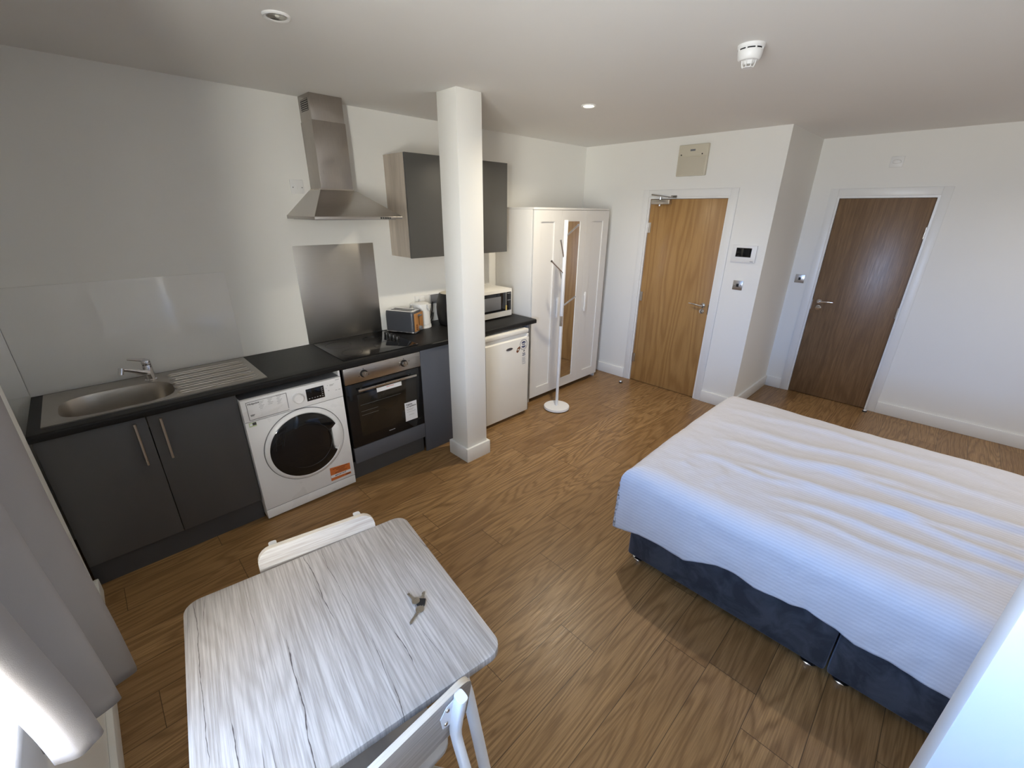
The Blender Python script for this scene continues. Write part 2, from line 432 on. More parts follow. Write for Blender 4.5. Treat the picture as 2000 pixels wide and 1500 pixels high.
# windows (frame, casement, glass, handle, board)
for i, w in enumerate((W1,)):
    e = thing('window_%d' % (i+1), 'white framed window with sill ' + ('beside the curtain' if i == 0 else 'behind the viewer'), 'window', (-.3, (w[0]+w[1])/2, w[2])); e['kind'] = 'structure'
    f = B(); y0, y1, z0, z1 = w
    ym = -3.0
    for a in ((y0, y0+.06, z0, z1), (y1-.06, y1, z0, z1), (y0, y1, z0, z0+.06), (y0, y1, z1-.06, z1), (ym-.04, ym+.04, z0, z1)):
        f.box(-.23, -.16, a[0], a[1], a[2], a[3])
    f.build('window_frame', 'upvc', e)
    bx('glass_pane', 'glass', e, -.20, -.19, y0+.06, y1-.06, z0+.06, z1-.06)
    h = B(); h.box(-.16, -.145, ym+.05, ym+.08, z0+.35, z0+.42); h.tube([(-.14, ym+.065, z0+.40), (-.115, ym+.065, z0+.40), (-.11, ym+.065, z0+.28)], .009)
    h.build('window_handle', 'chrome', e)
    bx('window_sill', 'trim', e, -.16, .022, y0-.02, y1+.04 if i == 0 else y1+.02, w[2]-.022, w[2]+.008, .006)

# doors
def door(name, X, D, mat, label, hinge_left, closer):
    d = thing(name, label, 'door', (X, (D[0]+D[1])/2, 0)); d['kind'] = 'structure'
    leaf = B().box(X+.012, X+.056, D[1], D[0], .006, D[2]).build('door_leaf', mat, d, .001)
    f = B(); o, w = F, .066
    f.box(X-.012, X+.0, D[0]+o-w, D[0]+o, 0, D[2]+o); f.box(X-.012, X, D[1]-o, D[1]-o+w, 0, D[2]+o)
    f.box(X-.012, X, D[1]-o+w, D[0]+o-w, D[2]+o-w, D[2]+o)
    f.build('architrave', 'trim', d, .003)
    g = B(); g.box(X-.001, X+.09, D[0]+.003, D[0]+LI, 0, D[2]+LI); g.box(X-.001, X+.09, D[1]-LI, D[1]-.003, 0, D[2]+LI)
    g.box(X-.001, X+.09, D[1]-.003, D[0]+.003, D[2]+.003, D[2]+LI); g.box(X+.058, X+.075, D[1], D[0], D[2]-.012, D[2]+.003)
    g.build('door_lining', 'trim', d)
    s = 1 if hinge_left else -1                    # side on which the handle points
    hy = (D[1]+.062) if hinge_left else (D[0]-.062)
    hz = 1.0 if hinge_left else 1.02
    b = B(); b.lathe([(.0, .0), (.025, 0), (.026, -.004), (.022, -.009), (0, -.01)], (X+.012, hy, hz), axis='x', cap=False)
    b.tube([(X+.004, hy, hz), (X-.03, hy, hz), (X-.042, hy+s*.012, hz+.001), (X-.046, hy+s*.05, hz+.008), (X-.044, hy+s*.09, hz+.013), (X-.040, hy+s*.125, hz+.012)],
           [.010, .010, .011, .0095, .008, .007], 14)
    b.build('door_handle', 'chrome', d)
    b = B(); b.lathe([(0, 0), (.025, 0), (.026, -.004), (.021, -.009), (0, -.01)], (X+.012, hy+s*.003, hz-.062), axis='x', cap=False)
    b.box(X-.012, X+.003, hy-.006+s*.003, hy+.006+s*.003, hz-.068, hz-.056)
    b.build('thumb_turn', 'chrome', d, 0)
    yy = D[0]-.001 if hinge_left else D[1]+.001
    for z in (1.72, 1.0, .28):
        hb = B(); hb.cyl((X+.004, yy, z-.05), (X+.004, yy, z+.05), .007); hb.box(X+.004, X+.013, yy-.03, yy+.003, z-.05, z+.05)
        hb.build('hinge', 'satin', d)
    lk = B(); ly = D[1]-.002 if hinge_left else D[0]+.002
    lk.box(X+.004, X+.013, ly-.007, ly+.007, hz-.085, hz+.015); lk.build('lock_keep', 'blackp' if hinge_left else 'satin', d)
    if closer:
        b = B().box(X-.045, X+.012, -1.09, -.895, 1.945, 1.99); b.build('closer_body', 'satin', d, .006)
        a = B(); a.tube([(X-.052, -.895, 2.036), (X-.052, -.985, 2.024), (X-.048, -1.085, 2.010)], .008, 10, rx=.005); a.tube([(X-.048, -1.085, 2.010), (X-.018, -1.125, 2.016)], .006, 8)
        a.cyl((X-.03, -.985, 1.93), (X-.03, -.985, 2.03), .011); a.box(X-.030, X-.016, -1.155, -1.095, 2.004, 2.026)
        a.build('closer_arm', 'chrome', d)
    return d
door('door_1', L1, D1, 'oak', 'light oak flush door with a closer at its top', True, True)
door('door_2', L2, D2, 'walnut', 'dark walnut flush door in the recessed wall', False, False)

# ---------------------------------------------------------------- kitchen run
# sink base unit
YF = -.59
c = thing('sink_cabinet', 'charcoal double door base unit under the sink', 'cabinet', (.41, -.3, 0))
bx('carcass', 'cab', c, .008, .812, YF+.02, -.03, .15, .62)
def bar(e, x, y, z0, z1, parent):
    b = B().cyl((x, y-.028, z0), (x, y-.028, z1), .006, seg=14)
    for z in (z0+.03, z1-.03): b.cyl((x, y, z), (x, y-.028, z), .0045, seg=10)
    return b.build('handle', 'satin', parent)
dl = bx('door', 'cab', c, .006, .407, YF, YF+.018, .148, .874, .0015); bar(c, .358, YF, .622, .858, dl)
dr = bx('door', 'cab', c, .411, .813, YF, YF+.018, .148, .874, .0015); bar(c, .462, YF, .622, .858, dr)
bx('plinth', 'plinth', c, .002, .815, YF+.035, YF+.053, 0, .146)

# worktop with bowl cut-out, rounded nose
w = B(); WX1 = 3.339; nose = []
zt, zb, yf = ZT, ZT-.038, -.612
for k in range(7): a = pi/2*k/6; nose.append((yf+.012-.012*sin(a), zt-.012+.012*cos(a)))
for k in range(4): a = pi/2*k/3; nose.append((yf+.006-.006*cos(a), zb+.006-.006*sin(a)))
hx0, hx1, hy0, hy1 = .085, .60, -.53, -.13
w.prism(nose+[(hy0, zb), (hy0, zt)], 'x', 0, WX1)
w.box(0, hx0, hy0, hy1, zb, zt); w.box(hx1, WX1, hy0, hy1, zb, zt); w.box(0, WX1, hy1, -.003, zb, zt)
tag(w.build('worktop', 'worktop'), 'long black laminate worktop running behind the white pillar', 'worktop')

# sink with drainer
s = B(); sx0, sx1, sy0, sy1 = .047, 1.0055, -.5451, -.0297; z = ZT+.006
bc = (.338, -.335); NB = 72
def bowl(k, sc, zz):
    out = []
    for i in range(NB):
        a = 2*pi*i/NB; ca, sa = cos(a), sin(a); e = .62
        out.append((bc[0]+(math.copysign(abs(ca)**e, ca)*.235)*sc, bc[1]+math.copysign(abs(sa)**e, sa)*.172*sc, zz))
    return out
outer = []
for i in range(NB):
    a = 2*pi*i/NB; ca, sa = cos(a), sin(a)
    t = min((sx1-bc[0])/ca if ca > 1e-6 else (sx0-bc[0])/ca if ca < -1e-6 else 9, (sy1-bc[1])/sa if sa > 1e-6 else (sy0-bc[1])/sa if sa < -1e-6 else 9)
    outer.append((bc[0]+ca*t, bc[1]+sa*t, z))
for cxx, cyy in ((sx0, sy0), (sx1, sy0), (sx1, sy1), (sx0, sy1)):      # snap the nearest sample to each corner
    j = min(range(NB), key=lambda k: (outer[k][0]-cxx)**2+(outer[k][1]-cyy)**2); outer[j] = (cxx, cyy, z)
low = [(x, y, ZT-.001) for x, y, _ in outer]
R = [s.ring(low), s.ring(outer)]
R.append(s.ring([(x+(.338-x)*.012, y+(-.335-y)*.025, z+.001) for x, y, _ in outer]))
for sc, zz in ((1.06, z+.001), (1.0, z-.004), (.97, z-.02), (.93, z-.10), (.86, z-.150), (.7, z-.162), (.25, z-.166)): R.append(s.ring(bowl(0, sc, zz)))
for A, C in zip(R, R[1:]): s.bridge(A, C)
s.bm.faces.new(R[-1])
sink = s.build('sink', 'sink', thing('sink_unit', 'stainless steel sink with ribbed drainer set into the worktop', 'sink', (.5, -.3, ZT)), 0, ang=25)
st = B()
for k in range(5):
    y = -.125-.0875*k; x0, x1, rr = .575, .962, .017
    path = [(x0+rr-rr*sin(t), y+rr*cos(t), z+.001) for t in [pi*i/8 for i in range(9)]]
    path = [(x1+.0, y+rr, z+.001)]+path+[(x1-rr*0+rr*sin(t)*.6, y-rr*cos(t), z+.001) for t in [pi*i/8 for i in range(5)]]
    st.tube(path, .0035, 8)
st.build('drainer_ribs', 'sink', sink.parent)
dn = B().lathe([(0, z-.163), (.03, z-.163), (.04, z-.164)], (.34, -.335, 0), cap=False); dn.build('drain', 'chrome', sink.parent)

# mixer tap
t = thing('mixer_tap', 'chrome single lever mixer tap at the back of the sink', 'tap', (.497, -.135, ZT+.006))
zb_ = ZT+.006; tx, ty = .497, -.135
B().lathe([(0, 0), (.03, 0), (.03, .006), (.024, .012), (.0235, .085), (.022, .095), (.012, .10), (0, .10)], (tx, ty, zb_), cap=False).build('tap_body', 'chrome', t)
B().tube([(tx-.005, ty-.012, zb_+.05), (tx-.04, ty-.035, zb_+.07), (tx-.09, ty-.06, zb_+.10), (tx-.118, ty-.078, zb_+.112)], [.017, .014, .011, .010], 16).build('spout', 'chrome', t)
B().cyl((tx-.112, ty-.074, zb_+.118), (tx-.122, ty-.081, zb_+.085), .0135, .0125).build('aerator', 'chrome', t)
lv = B(); lv.lathe([(.022, .098), (.0235, .106), (.021, .122), (.010, .13), (0, .131)], (tx, ty, zb_), cap=False)
lv.tube([(tx, ty, zb_+.122), (tx-.03, ty+.006, zb_+.128), (tx-.075, ty+.02, zb_+.138)], [.013, .008, .005], 12)
lv.build('lever', 'chrome', t)

# splash panels
sp = thing('gloss_splash_panel', 'tall white gloss panel on the wall behind the sink', 'splashback', (.5, -.003, ZT))
bx('main_sheet', 'acrylic', sp, .001, 1.016, -.007, -.0005, ZT+.001, ZT+.5711, .0008)
bx('end_sheet', 'acrylic', sp, -.138, -.001, -.0085, -.0005, ZT+.01, ZT+.5711, .0008)
tag(bx('steel_splashback', 'steelplate', None, 1.4567, 2.061, -.005, -.0005, ZT+.001, 1.6264, .0008), 'brushed stainless steel sheet on the wall behind the hob', 'splashback')

# washing machine
wm = thing('washing_machine', 'white front loading washing machine beside the oven', 'washing machine', (1.116, -.34, 0))
WX = (.8199, 1.4114); WY = -.62; WH = .8395
bx('body', 'white', wm, WX[0], WX[1], WY+.012, -.05, .01, WH, .006)
bx('top_panel', 'greyp', wm, WX[0]+.004, WX[1]-.004, WY+.02, -.05, WH-.001, WH+.0005)
bx('front_panel', 'white', wm, WX[0], WX[1], WY, WY+.012, .0782, .6968, .002)
bx('control_panel', 'white', wm, WX[0], WX[1], WY-.002, WY+.012, .7003, WH, .003)
for z_ in (.0735, .6962): bx('panel_gap', 'seam', wm, WX[0]+.003, WX[1]-.003, WY+.004, WY+.012, z_, z_+.005)
bx('kick_plate', 'white', wm, WX[0], WX[1], WY, WY+.012, .012, .074, .003)
dr = bx('detergent_drawer', 'white', wm, .848, 1.066, WY-.0045, WY, .712, .823, .003)
ol = B()
for a in ((.846, 1.068, .8225, .8245), (.846, .848, .712, .8245), (1.066, 1.068, .722, .8245), (.846, 1.068, .7095, .7115)): ol.box(a[0], a[1], WY-.0048, WY-.0025, a[2], a[3])
ol.build('drawer_outline', 'seam', dr)
B().prism([(.90, .757), (1.05, .772), (1.045, .755), (1.0, .738), (.915, .724)], 'y', WY-.0062, WY-.0046).build('drawer_grip', 'white', dr, .001)
for cx_, z0_, n in ((.925, .812, 6), (.975, .817, 5), (1.025, .820, 7)):
    pr_ = B()
    for k in range(n): pr_.box(cx_-.016+.004*(k % 2), cx_+.014-.006*((k*7) % 3), WY-.0052, WY-.0044, z0_-.0085*k-.0012, z0_-.0085*k+.0012)
    pr_.build('programme_list', 'inkl', dr)
ftext('lettering', 'Hotpoint', .0165, .853, WY-.005, .811, 'ink', dr, 'LEFT')
sm = B()
for a in ((.857, .880, .742), (.857, .876, .736)): sm.box(a[0], a[1], WY-.0052, WY-.0044, a[2]-.0018, a[2]+.0018)
sm.build('small_print', 'ink', dr)
B().lathe([(0, -.03), (.026, -.03), (.029, -.027), (.030, -.002), (.030, 0)], (1.127, WY-.002, .772), axis='y', cap=False).build('programme_dial', 'white', wm)
B().lathe([(.031, -.001), (.036, -.002), (.040, -.001), (.040, 0)], (1.127, WY-.002, .772), axis='y', cap=False).build('dial_ring', 'white', wm)
ds = bx('display', 'gloss', wm, 1.181, 1.293, WY-.0045, WY-.001, .731, .812, .0012)
dm = B()
for k in range(5): dm.box(1.275, 1.284, WY-.0053, WY-.0044, .795-.013*k, .798-.013*k)
for k in range(5): dm.box(1.192+.017*k, 1.200+.017*k, WY-.0053, WY-.0044, .745, .7485)
dm.build('display_marks', 'inkl', ds)
sm = B()
for x, zz, l in ((1.316, .802, .005), (1.332, .803, .03), (1.332, .796, .022), (1.306, .785, .004), (1.318, .766, .008), (1.365, .757, .012), (1.385, .757, .014), (1.373, .827, .027)): bx('button_mark', 'inkl', wm, x, x+l, WY-.003, WY-.0018, zz-.0018, zz+.0018)
# porthole door
DC = (1.128, .448)
dd = B().lathe([(.20, .002), (.243, .001), (.246, -.006), (.236, -.016), (.222, -.020), (.214, -.016), (.20, -.004)], (DC[0], WY, DC[1]), axis='y', seg=72, cap=False).build('door', 'white', wm)
B().lathe([(.246, -.0015), (.2505, -.0015), (.2505, .001), (.246, .001)], (DC[0], WY, DC[1]), axis='y', seg=72, cap=False).build('door_gap', 'seam', dd)
pts = []
Rg = .217
for i in range(97):
    a = 2*pi*i/96+.0
    pts.append((a, Rg))
poly = []
for i in range(96):
    a = 2*pi*i/96; x, zz = Rg*cos(a), Rg*sin(a)
    if -.100 < zz < .078 and x > 0:
        t = (zz+.011)/.089
        x = .172-.012*(1-t*t) if abs(zz+.011) < .077 else x-.02
    poly.append((DC[0]+x-.004, DC[1]+zz))
g = B(); n = len(poly)
A = g.ring([(x, WY-.021, zz) for x, zz in poly]); C = g.ring([(DC[0]-.004+(x-DC[0]+.004)*.9, WY-.031, DC[1]+(zz-DC[1])*.9) for x, zz in poly])
D_ = g.ring([(DC[0]-.004+(x-DC[0]+.004)*.6, WY-.040, DC[1]+(zz-DC[1])*.6) for x, zz in poly]); E_ = g.ring([(x, WY-.012, zz) for x, zz in poly])
g.bridge(E_, A); g.bridge(A, C); g.bridge(C, D_); g.bm.faces.new(D_)
g.build('door_glass', 'gloss', dd)
B().lathe([(.150, -.033), (.153, -.0355), (.156, -.033)], (DC[0], WY-.002, DC[1]), axis='y', seg=60, cap=False).build('glass_rim', 'drum', dd)
B().prism([(1.295, .375), (1.319, .352), (1.348, .40), (1.354, .45), (1.345, .52), (1.318, .53), (1.296, .512)], 'y', WY-.0225, WY-.010).build('door_grip', 'white', dd, .003)
# stickers
so = B().prism([(1.244, .202), (1.385, .189), (1.385, .101), (1.242, .099)], 'y', WY-.0012, WY-.0002).build('warning_sticker', 'orange', wm)
B().prism([(1.2435, .143), (1.385, .138), (1.385, .118), (1.2432, .122)], 'y', WY-.0017, WY-.0011).build('sticker_band', 'paper', so)
ftext('lettering', 'IMPORTANT', .0145, 1.312, WY-.0019, .1305, 'ink', so)
sm = B()
for k, (a, b_) in enumerate(((1.262, 1.37), (1.285, 1.35), (1.30, 1.345), (1.275, 1.36))): sm.box(a, b_, WY-.0019, WY-.0011, .184-.011*k, .188-.011*k)
sm.box(1.345, 1.38, WY-.0019, WY-.0011, .105, .112); sm.build('small_print', 'brownp', so)
se = bx('energy_sticker', 'green', wm, .838, .878, WY-.0012, WY-.0002, .667, .694)
bx('sticker_badge', 'ink', se, .857, .877, WY-.0019, WY-.0011, .675, .692); bx('sticker_leaf', 'paper', se, .842, .855, WY-.0019, WY-.0011, .674, .688)

# oven in its housing
OX = (1.4423, 2.0409); OY = -.5976
oh = thing('oven_housing', 'grey base unit that holds the black oven', 'cabinet', (1.74, -.3, 0))
bx('carcass', 'plinth', oh, OX[0]+.004, OX[1]-.004, -.53, -.03, .146, .262)
bx('side_panel', 'white', oh, 1.4145, 1.4265, OY+.02, -.03, .146, .876)
bx('lower_panel', 'panel', oh, OX[0], OX[1], OY-.002, OY+.016, .142, .264, .0015)
bx('plinth', 'plinth', oh, 1.4145, OX[1], OY+.035, OY+.05, 0, .142)
ov = thing('built_in_oven', 'black glass built in oven with steel control strip', 'oven', (1.74, -.3, .27))
bx('body', 'dark', ov, OX[0]+.012, OX[1]-.012, OY+.02, -.06, .27, .872)
bx('control_panel', 'steel', ov, OX[0], OX[1], OY-.004, OY+.02, .757, .873, .002)
for x in (1.582, 1.898):
    kb = B().lathe([(.027, 0), (.027, -.006), (.0, -.006)], (x, OY-.004, .814), axis='y', cap=False); kb = kb.build('knob', 'blackp', ov)
    B().lathe([(.019, -.006), (.0205, -.026), (.018, -.030), (0, -.030)], (x, OY-.004, .814), axis='y', cap=False).build('knob_cap', 'satin', kb)
    bx('knob_pointer', 'inkl', kb, x-.0012, x+.0012, OY-.0355, OY-.0335, .814, .829)
for x, zz in ((1.898+.045, .822), (1.582-.035, .80), (1.582, .848), (1.898, .848), (1.582+.034, .80), (1.898-.034, .803)): B().lathe([(0, -.0008), (.0035, -.0008), (.0035, .0004)], (x, OY-.004, zz), axis='y', seg=12, cap=False).build('dial_mark', 'ink', ov)
od = bx('door_glass', 'gloss', ov, OX[0], OX[1], OY-.002, OY+.02, .268, .752, .003)
bx('inner_window', 'ovenglass', od, 1.515, 1.985, OY-.0035, OY-.0015, .345, .668, .001)
rk = B()
for zz in (.585, .535, .505): rk.cyl((1.53, OY-.0036, zz), (1.85 if zz > .55 else 1.66, OY-.0036, zz), .0008, seg=6)
rk.build('oven_rack', 'greyp', od)
hb = B().box(1.516, 1.979, OY-.040, OY-.028, .700, .7165)
hb.box(1.54, 1.556, OY-.03, OY, .702, .714); hb.box(1.94, 1.956, OY-.03, OY, .702, .714); hb.build('door_handle', 'satin', ov, .002)
s1 = bx('upper_sticker', 'paper', od, 1.663, 1.864, OY-.0042, OY-.0020, .647, .6785)
bx('sticker_mark', 'inkred', s1, 1.74, 1.80, OY-.0049, OY-.0041, .668, .672)
s2 = bx('lower_sticker', 'paper', od, 1.873, 1.979, OY-.0042, OY-.0020, .338, .493)
ftext('lettering', 'Register', .0165, 1.886, OY-.0046, .474, 'ink', s2, 'LEFT'); ftext('lettering', 'my appliance', .0165, 1.886, OY-.0046, .457, 'ink', s2, 'LEFT')
sm = B()
for zz, a, b_ in ((.435, 1.888, 1.95), (.427, 1.888, 1.94), (.412, 1.888, 1.965), (.385, 1.905, 1.95)): sm.box(a, b_, OY-.0049, OY-.0041, zz-.0012, zz+.0012)
sm.build('small_print', 'inkl', s2)
sm = B()
for k in range(6): sm.box(1.727+.0085*k, 1.733+.0085*k, OY-.003, OY-.0018, .311, .316)
sm.build('maker_mark', 'inkl', od)

tag(bx('base_end_panel', 'panel', None, 2.0445, 2.645, -.5985, -.5805, .002, .878, .001), 'blue grey board down to the floor between oven and pillar', 'panel')
# hob
hob = bx('hob', 'gloss', None, 1.470, 2.057, -.565, -.045, ZT, ZT+.0055, .002); tag(hob, 'black glass hob set in the worktop above the oven', 'hob')
for (x, y, r) in ((1.60, -.19, .09), (1.60, -.42, .07), (1.87, -.19, .07), (1.87, -.42, .09)):
    o = B().lathe([(r, ZT+.0054), (r, ZT+.0058), (r+.002, ZT+.0058), (r+.002, ZT+.0054)], (x, y, 0), cap=False).build('cooking_zone', 'blackp', hob)
for k in range(4):
    B().lathe([(0, .024), (.016, .024), (.0185, .020), (.019, .0)], (2.012, -.13-.055*k-.04, ZT+.0055), cap=False, seg=24).build('hob_knob', 'blackp', hob)

# fridge and its end panel
FX = (2.656, 3.192); FY = -.6543
fr = thing('undercounter_fridge', 'white undercounter fridge between pillar and wardrobe', 'fridge', (2.92, -.35, 0))
bx('body', 'whitewarm', fr, FX[0], FX[1], FY+.055, -.05, .03, .835, .004)
bx('top_lid', 'whitewarm', fr, FX[0], FX[1], FY+.004, -.05, .826, .8625, .005)
dr = B(); dr.prism([(FY+.05, .03), (FY+.004, .03), (FY, .036), (FY, .783), (FY+.022, .792), (FY+.022, .820), (FY+.05, .820)], 'x', FX[0], FX[1]); fd = dr.build('door', 'whitewarm', fr, .002)
bx('handle_end', 'whitewarm', fd, FX[1]-.022, FX[1]-.001, FY+.001, FY+.03, .784, .819, .003)
for x in (FX[0]+.05, FX[1]-.05): B().cyl((x, FY+.08, 0), (x, FY+.08, .032), .016).build('foot', 'blackp', fr)
def oval(b, x, zz, rx, rz, y0, y1, n=28): b.prism([(x+rx*cos(2*pi*i/n), zz+rz*sin(2*pi*i/n)) for i in range(n)], 'y', y0, y1)
b = B(); oval(b, 2.94, .712, .042, .013, FY-.0025, FY); bd = b.build('maker_badge', 'satin', fd)
b = B(); oval(b, 2.94, .712, .038, .0105, FY-.0032, FY-.0024); b.build('badge_face', 'ink', bd)
b = B(); b.prism([(3.028, .668), (3.040, .70), (3.072, .715), (3.076, .69), (3.060, .668), (3.045, .655)], 'y', FY-.001, FY); fs = b.build('flower_sticker', 'brownp', fd)
b = B(); oval(b, 3.052, .685, .010, .009, FY-.0016, FY-.0009); b.build('flower_centre', 'cream', fs)
b = B(); b.lathe([(.048, -.0008), (.051, -.0008), (.051, 0), (.048, 0)], (3.122, FY, .722), axis='y', cap=False, seg=48); rs = b.build('round_sticker', 'inkl', fd)
b = B(); b.lathe([(.044, -.0006), (.046, -.0006), (.046, 0), (.044, 0)], (3.122, FY, .722), axis='y', cap=False, seg=48)
ang = [radians(a) for a in range(25, 156, 10)]
for sg in (1, -1): b.prism([(3.122+.032*cos(a), .722+sg*.032*sin(a)) for a in ang], 'y', FY-.0012, FY-.0001)
b.build('sticker_emblem', 'inkblue', rs); ftext('lettering', 'YEAR', .017, 3.122, FY-.001, .722, 'inkblue', rs)
b = B(); b.prism([(3.118, .658), (3.136, .668), (3.140, .660), (3.128, .650)], 'y', FY-.0008, FY); sk = b.build('number_sticker', 'ink', fd)
ftext('lettering', '25', .040, 3.128, FY-.001, .626, 'inkblue', sk)
b = B()
for k in range(7): b.box(3.105+.004*(k % 2), 3.155-.006*((k*5) % 3), FY-.0012, FY-.0002, .595-.008*k, .598-.008*k)
b.box(3.108, 3.152, FY-.0012, FY-.0002, .532, .538); b.build('small_print', 'inkl', sk)
tag(bx('fridge_end_panel', 'panel', None, 3.212, 3.250, -.606, -.03, .002, .8785, .001), 'thin dark grey upright panel right of the fridge', 'panel')

# cooker hood
hd = thing('cooker_hood', 'stainless steel chimney hood above the hob', 'cooker hood', (1.76, -.2, 1.8))
HX0, HX1, HY, HZ = 1.457, 2.0608, -.4781, 1.8065; GX0, GX1, GY, GZ = 1.6445, 1.8643, -.1837, 1.9871
k = B(); lp = .018
A = k.ring([(HX0, -.001, HZ+lp), (HX0, HY, HZ+lp), (HX1, HY, HZ+lp), (HX1, -.001, HZ+lp)]); C = k.ring([(GX0-.012, -.001, GZ), (GX0-.012, GY-.012, GZ), (GX1+.012, GY-.012, GZ), (GX1+.012, -.001, GZ)])
k.bridge(A, C); k.bm.faces.new(C); k.bm.faces.new(A); k.build('canopy', 'steel', hd)
lip = bx('canopy_lip', 'steel', hd, HX0, HX1, HY, -.001, HZ, HZ+lp, .0015)
bx('grease_filter', 'greyp', hd, HX0+.03, HX1-.03, HY+.04, -.04, HZ-.003, HZ)
for i in range(5): bx('button', 'blackp', lip, 1.893+.0165*i, 1.904+.0165*i, HY-.003, HY, HZ+.004, HZ+.014)
bx('lower_chimney', 'steelz', hd, GX0, GX1, GY, -.001, GZ-.002, 2.392, .0012)
up = bx('upper_chimney', 'steelz', hd, GX0+.004, GX1-.004, GY+.004, -.001, 2.392, H-.001, .0012)
gr = bx('vent_grille', 'dark', up, GX0+.0025, GX0+.0045, -.150, -.037, 2.447, 2.512)
sl = B()
for i in range(6): sl.box(GX0+.001, GX0+.003, -.150, -.037, 2.450+.011*i, 2.454+.011*i)
sl.build('grille_slats', 'steelz', gr)
bx('chimney_collar', 'satin', hd, GX0-.006, GX1+.006, GY-.006, -.001, GZ, GZ+.007)

# wall cabinet
wc = thing('wall_cabinet', 'graphite two door wall cabinet with grey oak side', 'cabinet', (2.73, -.15, 1.52))
KX0, KX1, KY, KZ0, KZ1 = 2.2217, 3.2471, -.2972, 1.5218, 2.2527
k = B(); k.box(KX0, KX0+.018, KY+.02, -.001, KZ0, KZ1); k.box(KX1-.018, KX1, KY+.02, -.001, KZ0, KZ1); k.box(KX0+.018, KX1-.018, KY+.02, -.001, KZ0, KZ0+.018); k.box(KX0+.018, KX1-.018, KY+.02, -.001, KZ1-.018, KZ1); k.box(KX0+.018, KX1-.018, -.006, -.001, KZ0+.018, KZ1-.018)
k.build('carcass', 'greyoak', wc, 0)
xm = 2.76
bx('door', 'cabwall', wc, KX0+.001, xm-.0015, KY, KY+.018, KZ0-.004, KZ1, .0015); bx('door', 'cabwall', wc, xm+.0015, KX1-.001, KY, KY+.018, KZ0-.004, KZ1, .0015)

# things on the worktop
tt = thing('toaster', 'slate and copper wood effect two slot toaster beside the hob', 'toaster', (2.195, -.150, ZT), radians(-62))
def rbody(x, y, z0, z1, r, taper=0): return rrect(-x, x, -y, y, r)
b = B(); hx, hy = .135, .078
prof = [(1.0, .016), (1.0, .15), (.985, .172), (.95, .180)]
rings = [b.ring([(px*s_, py*(s_ if s_ == 1 else s_-.02), z_) for px, py in rrect(-hx, hx, -hy, hy, .03)]) for s_, z_ in prof]
for A, C in zip(rings, rings[1:]): b.bridge(A, C)
b.bm.faces.new(rings[0]); b.bm.faces.new(rings[-1]); b.build('shell', 'bluegrey', tt, local=True)
b = B(); b.prism(rrect(-hx+.010, hx-.012, -hy+.012, hy-.012, .02), 'z', .178, .1825); tp = b.build('top_plate', 'chrome', tt, 0, local=True)
for y in (-.022, .022): bx('bread_slot', 'dark', tp, -.10, .09, y-.013, y+.013, .181, .1832, local=True)
b = B(); b.prism(rrect(-hx-.003, hx+.003, -hy-.003, hy+.003, .032), 'z', .005, .017); b.build('base_trim', 'chrome', tt, .002, local=True)
fp = bx('front_plate', 'copper', tt, hx-.002, hx+.006, -hy+.010, hy-.010, .020, .168, .003, local=True)
bx('lever_slot', 'dark', fp, hx+.0055, hx+.0068, -.0035, .0035, .065, .155, local=True); bx('lever', 'greyp', fp, hx+.005, hx+.028, -.018, .018, .143, .155, .003, local=True)
B().lathe([(0, .020), (.015, .020), (.017, .016), (.017, 0)], (hx+.006, .004, .042), axis='x', cap=False, seg=24).build('browning_dial', 'greyp', fp, local=True)
for z_ in (.045, .062, .079): B().lathe([(0, .003), (.007, .003), (.0075, 0)], (hx+.006, -.040, z_-.008), axis='x', cap=False, seg=16).build('button', 'brownp', fp, local=True)
for x in (-.1, .1):
    for y in (-.05, .05): B().cyl((x, y, 0), (x, y, .006), .009, seg=12).build('foot', 'blackp', tt, local=True)

kt = thing('kettle', 'white cylindrical electric kettle behind the toaster', 'kettle', (2.385, -.125, ZT))
kc = (2.385, -.125)
B().lathe([(0, 0), (.078, 0), (.080, .006), (.078, .022), (0, .022)], (*kc, ZT), cap=False).build('power_base', 'plastic', kt)
B().lathe([(0, .0235), (.074, .0235), (.0745, .03), (.070, .19), (.067, .205), (.058, .211), (0, .213)], (*kc, ZT), cap=False).build('jug', 'plastic', kt)
b = B(); b.prism([(-.028, .205), (.028, .205), (.024, .175), (0, .145), (-.024, .175)], 'y', -.082, -.066)
bmesh.ops.rotate(b.bm, cent=(0, 0, 0), matrix=Matrix.Rotation(radians(28), 3, 'Z'), verts=b.bm.verts)
bmesh.ops.translate(b.bm, vec=(kc[0], kc[1], ZT), verts=b.bm.verts); b.build('spout', 'plastic', kt, .003)
d_ = Vector((-sin(radians(28)), cos(radians(28)), 0)); P0 = Vector((*kc, ZT))
B().tube([P0+d_*.064+Vector((0, 0, .185)), P0+d_*.10+Vector((0, 0, .19)), P0+d_*.108+Vector((0, 0, .13)), P0+d_*.10+Vector((0, 0, .07)), P0+d_*.068+Vector((0, 0, .06))], .011).build('handle', 'plastic', kt)
B().lathe([(.0735, .031), (.0747, .033), (.0735, .035)], (*kc, ZT), cap=False).build('waistline', 'seam', kt)

